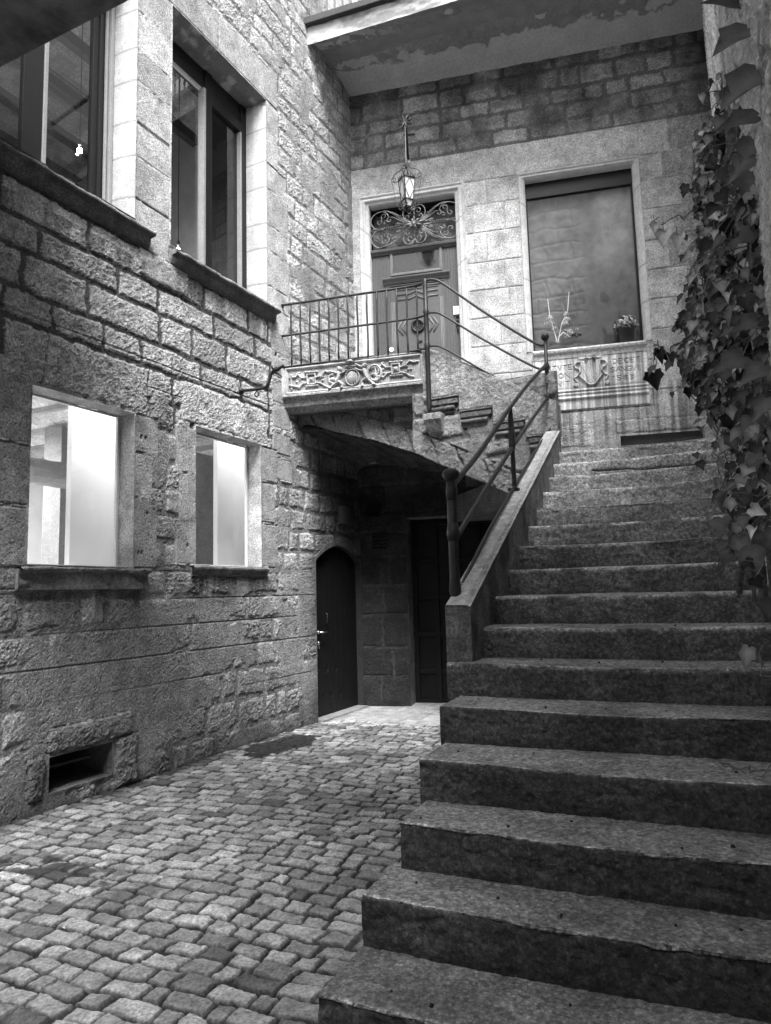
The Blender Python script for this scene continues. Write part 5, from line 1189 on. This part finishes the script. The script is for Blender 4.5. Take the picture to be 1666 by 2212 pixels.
# corner post of the balcony
CP = FL.P(.245, .105, 0); CP = (CP[0], CP[1])
t = MB(); t.tube([(CP[0], CP[1], z) for z in (3.44, 3.50, 3.56, 4.18, 4.215, 4.25, 4.57, 4.60, 4.63, 4.94, 4.98)], [.014, .024, .027, .027, .038, .027, .026, .036, .026, .024, .024], 8); t.build('post', MT['iron'], IR, smooth=True)
for nm, zb, zn, rr in (('handrail', 4.965, 4.02, .0145), ('lower_rail', 4.585, 3.76, .0125), ('bottom_rail', 4.205, 3.44, .0115)):
    A_ = BALC.P(.0, .03, zb-.01); B_ = BALC.P(1.60, .035, zb+.01)
    rail(nm, smooth_path([A_, BALC.P(.8, .03, zb), B_, (CP[0], CP[1], zb-.01)]), rr)
    k = Vector((UN[0]-CP[0], UN[1]-CP[1], 0)); c = Vector((CP[0], CP[1], 0))
    p1 = c+k*.06; p2 = c+k*.90; dz = zn-zb
    rail(nm, smooth_path([(CP[0], CP[1], zb-.01), (p1.x, p1.y, zb-.005), (c.x+k.x*.16, c.y+k.y*.16, zb+dz*.08), (c.x+k.x*.5, c.y+k.y*.5, zb+dz*.50), (p2.x, p2.y, zb+dz*.95), (UN[0], UN[1], zn)]), rr)
for i in range(14):
    s = .125+.1165*i; f = i/13
    t = MB(); P_ = BALC.P(s, .03, 0); t.tube([(P_[0]+.003*math.sin(i*7+j), P_[1], z) for j, z in enumerate(np.linspace(4.20, 4.955+.002*i, 8))], .0105, 8); t.build('baluster', MT['iron'], IR, smooth=True)
t = MB(); a = BALC.P(.0, .03, 4.955); t.tube([LW.P(-1.78, .0, 4.95), a], .02, 8); t.build('wall_fixing', MT['iron'], IR)

# ================================================================== WALL LANTERN
WL = empty('hanging_lantern', 'wrought-iron lantern with frosted panes hanging from a bracket over the grey door', 'lantern', BW.P(.89, 0, 7.7))
so_ = BW.at(875, 263, .70); sp = Vector(BW.P(so_[0], .70, so_[1]))
t = MB(); wb = BW.at(884, 345, .0)
t.tube(smooth_path([BW.P(wb[0], .01, wb[1]), BW.P(wb[0], .12, wb[1]+.02), BW.P((wb[0]+so_[0])/2, .40, (wb[1]+so_[1])/2+.06), BW.P(so_[0], .70, so_[1])]), .020, 8)
t.tube([BW.P(wb[0]-.01, .30, so_[1]+.10), BW.P(wb[0]+.10, .33, so_[1]+.06), BW.P(wb[0]+.15, .34, so_[1]+.05)], .014, 6)
t.build('bracket', MT['iron'], WL, smooth=True)
t = MB()
for i in range(8):
    a = i*pi/4+.3; dz, ds = sin(a), cos(a)
    t.tube([sp, sp+Vector(BW.P(ds, 0, dz))*.06-Vector(BW.P(0, 0, 0))*.06, sp+(Vector(BW.P(ds, 0, dz))-Vector(BW.P(0, 0, 0)))*.10], [.016, .022, .012], 6)
t.build('rosette', MT['iron'], WL)
t = MB(); q_ = BW.P(wb[0]+.0, .02, wb[1]-.02); t.box(BW, wb[0]-.02, wb[0]+.02, .0, .022, wb[1]-.06, wb[1]+.03); t.build('wall_plate', MT['white'], WL, bevel=.003)
lt = BW.at(878, 352, .70)[1]; lb = BW.at(880, 452, .70)[1]; ls = BW.at(879, 400, .70)[0]
LC = Vector(BW.P(ls, .70, 0)); Hh = lt-lb
t = MB(); zc = so_[1]-.02
while zc > lt+.02:
    t.tube([(LC.x+(sp.x-LC.x)*((zc-lt)/(so_[1]-lt)), LC.y, zc), (LC.x+(sp.x-LC.x)*((zc-.022-lt)/(so_[1]-lt)), LC.y, zc-.022)], .006, 6); zc -= .032
t.tube([(LC.x, LC.y, lt), (sp.x, sp.y, so_[1])], .003, 5)
t.build('chain', MT['light_frame'], WL)
ang = rad(28)
def lp(u, v, z): return (LC.x+u*cos(ang)-v*sin(ang), LC.y+u*sin(ang)+v*cos(ang), z)
zt_, zm, zb_ = lt-.36*Hh, lt-.82*Hh, lt-.95*Hh; wt, wb_, wc = .080, .058, .034
t = MB(); cor = [(-1, -1), (1, -1), (1, 1), (-1, 1)]
for i in range(4):
    a, b = cor[i], cor[(i+1) % 4]
    for w, z, r in ((wt, zt_, .010), (wb_, zm, .010), (wc, zb_, .007)): t.tube([lp(a[0]*w, a[1]*w, z), lp(b[0]*w, b[1]*w, z)], r, 6)
    t.tube([lp(a[0]*wt, a[1]*wt, zt_+.05), lp(a[0]*wt, a[1]*wt, zt_), lp(a[0]*wb_, a[1]*wb_, zm), lp(a[0]*wc, a[1]*wc, zb_), lp(0, 0, zb_-.05)], .008, 6)
    mid = lambda w: ((a[0]+b[0])/2*w, (a[1]+b[1])/2*w)
    zmid = (zt_+zm)/2; wm = (wt+wb_)/2; m1, m2 = mid(wt+.004), mid(wb_+.004)
    for c in (a, b): t.tube([lp(*m1, zt_), lp(c[0]*wm, c[1]*wm, zmid), lp(*m2, zm)], .004, 5)
    for j in range(6):
        f_ = (j+.5)/6; t.tube([lp(a[0]*wt*(1-f_)+b[0]*wt*f_, a[1]*wt*(1-f_)+b[1]*wt*f_, zt_), lp((a[0]*(1-f_)+b[0]*f_)*wt*1.06, (a[1]*(1-f_)+b[1]*f_)*wt*1.06, zt_+.03+.018*(j % 2))], .006, 5)
    # scrolled arms at the corners
    pts = [(1.0, zt_), (1.5, zt_-.01), (1.65, zt_+.05), (1.35, zt_+.11), (.4, zt_+.16), (.1, zt_+.19)]
    t.tube(smooth_path([lp(a[0]*wt*k_, a[1]*wt*k_, z) for k_, z in pts], 6), .006, 5)
    t.tube([lp(a[0]*wt*1.8, a[1]*wt*1.8, zt_), lp(a[0]*wb_*1.7, a[1]*wb_*1.7, zm-.02), lp(a[0]*wc*1.4, a[1]*wc*1.4, zb_-.03)], .004, 5)
    ring(t, Frame(lp(a[0]*wt*1.6, a[1]*wt*1.6, 0)[0], lp(a[0]*wt*1.6, a[1]*wt*1.6, 0)[1], 103), 0, zt_+.03, 0, .03, .005, 10); ring(t, Frame(lp(a[0]*wc*1.9, a[1]*wc*1.9, 0)[0], lp(a[0]*wc*1.9, a[1]*wc*1.9, 0)[1], 103), 0, zb_, 0, .024, .006, 10)
    t.tube([lp(a[0]*wt*.8, a[1]*wt*.8, zt_+.04), lp(0, 0, zt_+.19)], .005, 5)
for i in range(5): a = i*pi*.4; ring(t, Frame(LC.x+.03*cos(a), LC.y, 103), 0, zt_+.21+.02*sin(a*2), 0, .022, .005, 10)
for i in range(6): a = i*pi/3; t.tube([lp(0, 0, zb_-.03), lp(.05*cos(a), .05*sin(a), zb_-.06), lp(.07*cos(a), .07*sin(a), zb_-.03)], .008, 5)
t.build('cage', MT['iron'], WL, smooth=True)
t = MB(); k_ = .96
for (w1, z1), (w0, z0) in (((wt*k_, zt_), (wb_*k_, zm)), ((wb_*k_, zm-.01), (wc*k_, zb_))):
    for i in range(4):
        a, b = cor[i], cor[(i+1) % 4]
        t.hexa([lp(a[0]*w0, a[1]*w0, z0), lp(b[0]*w0, b[1]*w0, z0), lp(b[0]*w0*.95, b[1]*w0*.95, z0), lp(a[0]*w0*.95, a[1]*w0*.95, z0), lp(a[0]*w1, a[1]*w1, z1), lp(b[0]*w1, b[1]*w1, z1), lp(b[0]*w1*.95, b[1]*w1*.95, z1), lp(a[0]*w1*.95, a[1]*w1*.95, z1)])
t.build('glass_panes', MT['lantern_glass'], WL)

# ================================================================== DRAGON HOOK on the left wall
DG = empty('dragon_hook', 'black iron wall hook ending in an open-mouthed dragon head, left of the carved balcony', 'hook', LW.P(-2.59, 0, 3.71))
t = MB(); dp = [(0, 3.717), (.10, 3.71), (.223, 3.702), (.30, 3.700), (.345, 3.708), (.375, 3.745), (.39, 3.79), (.41, 3.835), (.44, 3.858)]
D_ = lambda o, z, s=0: LW.P(-2.59+s, o, z)
t.tube(smooth_path([D_(a, b) for a, b in dp], 5), .017, 10); t.box(LW, -2.62, -2.56, 0, .03, 3.69, 3.745); t.build('arm', MT['iron'], DG, smooth=True)
t = MB(); t.tube([D_(.42, 3.845), D_(.455, 3.868), D_(.49, 3.872), D_(.53, 3.888), D_(.565, 3.905), D_(.575, 3.890)], [.018, .030, .024, .016, .013, .006], 8)
t.tube([D_(.46, 3.850), D_(.50, 3.828), D_(.535, 3.795), D_(.55, 3.775)], [.020, .014, .009, .003], 8)
for s in (-.018, .018): t.tube([D_(.445, 3.88, s), D_(.435, 3.905, s*1.5), D_(.44, 3.925, s*1.6)], [.011, .009, .002], 6)
t.ball(D_(.485, 3.890, -.016), .008, 6); t.ball(D_(.485, 3.890, .016), .008, 6)
t.build('dragon_head', MT['iron'], DG, smooth=True)
t = MB(); c = D_(.223, 3.648); t.tube([D_(.223, 3.70), D_(.223, 3.675)], .008, 6); ring(t, Frame(D_(.223, 0)[0], D_(.223, 0)[1], 116.5), 0, 3.650, 0, .026, .007, 18); t.build('ring', MT['iron'], DG, smooth=True)

# ================================================================== WALL LAMP under the balcony
WB = empty('wall_lamp', 'dark half-round metal wall lamp in the shade under the balcony', 'wall lamp', LW.P(-.46, 0, 2.5))
t = MB(); n = 14; A_ = [(-.46+.155*cos(pi*i/n), .03+.10*sin(pi*i/n)) for i in range(n+1)]
vs = [LW.P(a, o, 2.44) for a, o in A_]+[LW.P(a, o, 2.67) for a, o in A_]; m = n+1
t.add(vs, [(i, i+1, m+i+1, m+i) for i in range(n)]+[tuple(range(m-1, -1, -1)), tuple(range(m, 2*m)), (0, m, 2*m-1, m-1)]); t.build('shade', mat('lamp_shade_metal', .10, .35, metal=.6, bump=.1), WB)
t = MB(); t.box(LW, -.52, -.40, .0, .035, 2.50, 2.62); t.build('back_plate', MT['iron'], WB)

# ================================================================== IVY over the right wall
IV = empty('climbing_ivy', 'large-leaved ivy hanging in a tangled curtain down the right side of the stairs', 'ivy', RW.P(-5, .1, 1.5))
rg = random.Random(31)
def pt(px, py, y):
    r = ray(px, py); return Vector((r.x*y/r.y, y, EYE+r.z*y/r.y))
WSL = .4986                                    # right wall: x = .162 + WSL*y
def clampwall(p, m=.03):
    lim = .162+WSL*p.y-m
    if p.x > lim: p.x = lim
    return p
XMIN = [(-120, 1660), (0, 1640), (120, 1610), (200, 1530), (260, 1500), (430, 1490), (520, 1530), (600, 1490), (660, 1480), (720, 1445), (800, 1470), (860, 1505), (920, 1560), (1000, 1585), (1080, 1600), (1150, 1580), (1230, 1600), (1300, 1645), (1420, 1650), (1560, 1660)]
def xmin(py):
    for (a, xa), (b, xb) in zip(XMIN, XMIN[1:]):
        if a <= py <= b: return xa+(xb-xa)*(py-a)/(b-a)
    return 1660
LEAF = [(0, 0), (.14, -.13), (.38, -.08), (.42, .14), (.52, .36), (.33, .50), (.17, .78), (0, 1.08)]
def ivy_leaf(mb, base, tip_dir, nrm, size, c, curl=.25, cup=.15):
    t = tip_dir.normalized(); n = (nrm-t*nrm.dot(t)).normalized(); s = t.cross(n)
    right = []; left = []; mid = []
    k0 = rg.uniform(.8, 1.15); k1 = rg.uniform(.8, 1.15)
    for x, y in LEAF:
        z = -curl*(y**2)*.5; zz = z+cup*abs(x)*1.2
        right.append(base+(s*x*k0+t*y+n*zz)*size); left.append(base+(s*-x*k1+t*y+n*zz)*size)
    for y in (.0, .35, .7, 1.08): mid.append(base+(t*y+n*(-curl*y*y*.5-.03))*size)
    vs = right+left[1:-1]+mid[1:3]; R_ = list(range(8)); L_ = [0]+list(range(8, 14))+[7]; M1, M2 = 14, 15
    mb.cur = c; k_ = len(mb.v)
    mb.add(vs, [(0, R_[1], R_[2], M1), (M1, R_[2], R_[3]), (M1, R_[3], R_[4], M2), (M2, R_[4], R_[5]), (M2, R_[5], R_[6], R_[7]),
                (0, M1, L_[2], L_[1]), (M1, L_[3], L_[2]), (M1, M2, L_[4], L_[3]), (M2, L_[5], L_[4]), (M2, L_[7], L_[6], L_[5])])
    mb.c[k_+M1] = c*1.7; mb.c[k_+M2] = c*1.5; mb.c[k_+2] = c*.75; mb.c[k_+4] = c*.8; mb.c[k_+9] = c*.75; mb.c[k_+11] = c*.85
def leaf_at(mb, p, size, c=None, dry=False):
    c = c if c is not None else (rg.uniform(.018, .08) if rg.random() < .66 else rg.uniform(.12, .42))  # paler share of leaves has a lit look put into the colour
    tip = Vector((rg.uniform(-.9, .5), rg.uniform(-.5, .5), rg.uniform(-1.2, -.25)))
    nrm = Vector((-.55+rg.uniform(-.6, .6), -.75+rg.uniform(-.6, .6), .35+rg.uniform(-.6, .8)))
    ivy_leaf(mb, p, tip, nrm, size, c, rg.uniform(-.1, .7), rg.uniform(-.15, .5) if not dry else rg.uniform(.4, 1.2))
stems = MB(); twigs = MB(); leaves = MB(); dry = MB()
def vine(pts, r, mb=None, lf=0, size=.08, jit=.02, dr=.06):
    P = smooth_path(pts, 6); P = [clampwall(p+Vector((rg.uniform(-jit, jit), rg.uniform(-jit, jit), rg.uniform(-jit, jit)))) for p in P]
    (mb or stems).tube(P, [r*(1-.5*i/len(P)) for i in range(len(P))], 6)
    for i in range(lf):
        p = P[int(rg.random()*(len(P)-1))]; q = p+Vector((rg.uniform(-.12, .06), rg.uniform(-.12, .06), rg.uniform(-.12, .06))); q = clampwall(q)
        twigs.tube([p, (p+q)/2+Vector((0, 0, .012)), q], .0022, 4); (leaf_at(dry, q, size*.8, rg.uniform(.3, .6), True) if rg.random() < dr else leaf_at(leaves, q, size*rg.uniform(.6, 1.25)))
# old woody trunks against the wall
for x0, x1, y, r in [(1625, 1600, 3.6, .030), (1655, 1640, 3.0, .036), (1700, 1668, 2.6, .034), (1612, 1622, 4.2, .022), (1640, 1618, 3.3, .018), (1590, 1604, 4.6, .014), (1665, 1650, 3.3, .02)]:
    vine([pt(x0+rg.uniform(-12, 12)+(x1-x0)*i/7, 250+1050*i/7, y+.1*rg.uniform(-1, 1)) for i in range(8)], r, None, 6, .062, .006)
# the hanging curtain
for i in range(84):
    y0 = rg.uniform(170, 900); ln = rg.uniform(200, 620); y1 = min(y0+ln, 1130); f = rg.random()**.8
    xa = xmin(y0)+(1760-xmin(y0))*f; xb = xmin(y1)+(1740-xmin(y1))*f*rg.uniform(.4, 1.0)+8
    d0 = 4.3-1.9*f+rg.uniform(-.35, .35); k = 7
    vine([pt(xa+(xb-xa)*j/(k-1)+22*sin(j*1.7+i), y0+(y1-y0)*j/(k-1), d0-.10*j*rg.random()) for j in range(k)], rg.uniform(.0025, .006), twigs, int(ln/40), .052, .012)
# dense middle mass
n = 0
while n < 4600:
    py = 1040-760*rg.random()**1.1; f = rg.random()**1.35; x0 = xmin(py)+6; px = x0+(1740-x0)*f
    if f < .08 and rg.random() < .5: continue
    if vn(np.array([px/46.]), np.array([py/60.]), 5)[0] < .24: continue
    d = 4.2-1.7*f+rg.uniform(-.55, .45); p = clampwall(pt(px, py, d), .02); n += 1
    if rg.random() < .09: leaf_at(dry, p, .055, rg.uniform(.25, .55), True)
    else: leaf_at(leaves, p, rg.uniform(.022, .055) if rg.random() < .92 else rg.uniform(.062, .08))
# big leaves close to the lens at the upper right
for px, py, d, sz, tx, tz in [(1672, 60, 1.75, .115, -.9, -.55), (1694, 150, 1.6, .13, -.8, -.7), (1650, 10, 2.0, .11, -.9, .2), (1672, 300, 1.9, .09, -.5, -.8), (1650, 330, 2.0, .11, -.7, -.7), (1660, 370, 2.1, .10, -.2, -.9), (1700, 250, 1.7, .11, -.9, -.2),
                              (1640, 420, 2.2, .10, -.6, -.8), (1600, 770, 2.1, .10, -.9, -.4), (1650, 790, 2.0, .09, -.8, -.5), (1655, 860, 2.0, .08, -.6, -.8), (1640, 690, 2.1, .09, -.9, -.3)]:
    ivy_leaf(leaves, clampwall(pt(px, py, d), .01), Vector((tx, -.1, tz)), Vector((-.3, -.85, .5)), sz, rg.uniform(.05, .10), .35, .12)
# stray sprays read in the photograph
vine([pt(1560, 400, 3.6), pt(1530, 440, 3.5), pt(1480, 468, 3.45), pt(1432, 480, 3.4), pt(1415, 478, 3.4)], .004, twigs, 0)
for x, y, s_ in [(1412, 492, .060), (1432, 510, .085), (1462, 518, .075)]:
    twigs.tube([pt(x, y-28, 3.4), pt(x+2, y-8, 3.4)], .002, 4); ivy_leaf(dry, pt(x+6, y-10, 3.4), Vector((-.2, 0, -1)), Vector((-.4, -.9, .2)), s_, .85, .3, .7)
vine([pt(1520, 690, 3.4), pt(1470, 745, 3.3), pt(1430, 752, 3.3), pt(1415, 740, 3.3)], .004, twigs, 2, .05)
vine([pt(1428, 735, 3.3), pt(1414, 765, 3.3), pt(1412, 810, 3.3)], .003, twigs, 0)
for x, y, s_, c in [(1425, 765, .07, .03), (1413, 815, .085, .03), (1448, 775, .06, .05)]: ivy_leaf(leaves, pt(x, y-10, 3.3), Vector((.1, 0, -1)), Vector((-.5, -.8, .1)), s_, c, .3, .8)
for x, y, d, s_, c in [(1560, 1120, 2.9, .09, .06), (1590, 1130, 2.9, .07, .4), (1600, 1160, 2.8, .10, .09), (1625, 1180, 2.7, .12, .07), (1588, 1200, 2.8, .09, .025), (1650, 1150, 2.6, .10, .08), (1618, 1400, 2.3, .075, .13), (1640, 1408, 2.3, .07, .12), (1660, 1300, 2.4, .07, .05)]:
    leaf_at(leaves if c < .3 else dry, pt(x, y, d), s_, c)
vine([pt(1600, 1150, 2.8), pt(1620, 1200, 2.75), pt(1640, 1245, 2.7), pt(1668, 1262, 2.6)], .003, twigs, 0); vine([pt(1620, 1170, 2.8), pt(1632, 1215, 2.75), pt(1650, 1255, 2.7)], .003, twigs, 0)
vine([pt(1622, 1412, 2.3), pt(1640, 1440, 2.28), pt(1672, 1462, 2.2)], .003, twigs, 0)
tz = [(1575, 1522), (1600, 1530), (1640, 1530), (1672, 1515)]
vine([Vector(ST.P(.05, -3.0, .0))+Vector((0, 0, .86)), Vector(ST.P(.14, -2.98, 0))+Vector((0, 0, .85)), Vector(ST.P(.26, -3.0, 0))+Vector((0, 0, .88)), Vector(ST.P(.36, -3.05, 0))+Vector((0, 0, .95))], .004, twigs, 6, .03)
stems.build('stem', MT['bark'], IV, smooth=True); twigs.build('twig', MT['twig'], IV)
leaves.build('leaves', MT['leaf'], IV, colors=True, smooth=True); dry.build('withered_leaves', MT['leaf'], IV, colors=True, smooth=True)

# ================================================================== small debris on the steps and the paving
bm0 = MB(); bm0.ball((0, 0, 0), .0065, 8, (1, .85, .75)); berry = bm0.build('berry', mat('dry_berry', .02, .8, tex=.4, bump=.4))
ORD = ['', 'lowest', 'second', 'third', 'fourth', 'fifth', 'sixth', 'seventh', 'eighth']
WHERE = [(-.98, 'left end'), (-.72, 'left quarter'), (-.42, 'middle'), (-.12, 'right quarter'), (.12, 'right end')]
cells_ = [(k, w) for k in range(1, 9) for w in range(5) if not (k > 5 and w == 0)]; rg.shuffle(cells_)
for i, (k, w) in enumerate(sorted(cells_[:34])):
    o = berry if i == 0 else berry.copy()
    if i: col.objects.link(o)
    o.location = stp(WHERE[w][0]+rg.uniform(-.07, .07), NS[k]+rg.uniform(.05, .24), .17+.165*k-.001)
    o.rotation_euler = (rg.random()*3, rg.random()*3, rg.random()*3); s_ = rg.uniform(.6, 1.35); o.scale = (s_, s_, s_)
    tag(o, 'tiny dark dry berry on the %s of the %s visible step%s' % (WHERE[w][1], ORD[k], '' if k == 1 else ' from the bottom'), 'berry', 'dry berries fallen on the steps')
lf0 = MB(); ivy_leaf(lf0, Vector((0, 0, 0)), Vector((1, 0, 0)), Vector((0, 0, 1)), .018, .5, .5, .5); leafo = lf0.build('fallen_leaf', MT['leaf'], colors=True)
i = 0
for n_, dep in ((2.6, 'nearest part'), (4.3, 'middle'), (6.2, 'far part')):
    for f_, side in ((.15, 'close to the left wall'), (.5, 'between wall and stairs'), (.88, 'beside the stairs')):
        o = leafo if i == 0 else leafo.copy()
        if i: col.objects.link(o)
        i += 1; e = -3.9+.28*n_ + (2.75-.28*n_)*f_ + rg.uniform(-.12, .12)
        o.location = stp(e, n_+rg.uniform(-.4, .4), .030); o.rotation_euler = (rg.uniform(-.2, .2), rg.uniform(-.2, .2), rg.random()*6.3); s_ = rg.uniform(.6, 1.3); o.scale = (s_, s_, s_)
        tag(o, 'tiny withered leaf scrap on the %s of the cobbles, %s' % (dep, side), 'leaf', 'withered leaf scraps on the cobbles')
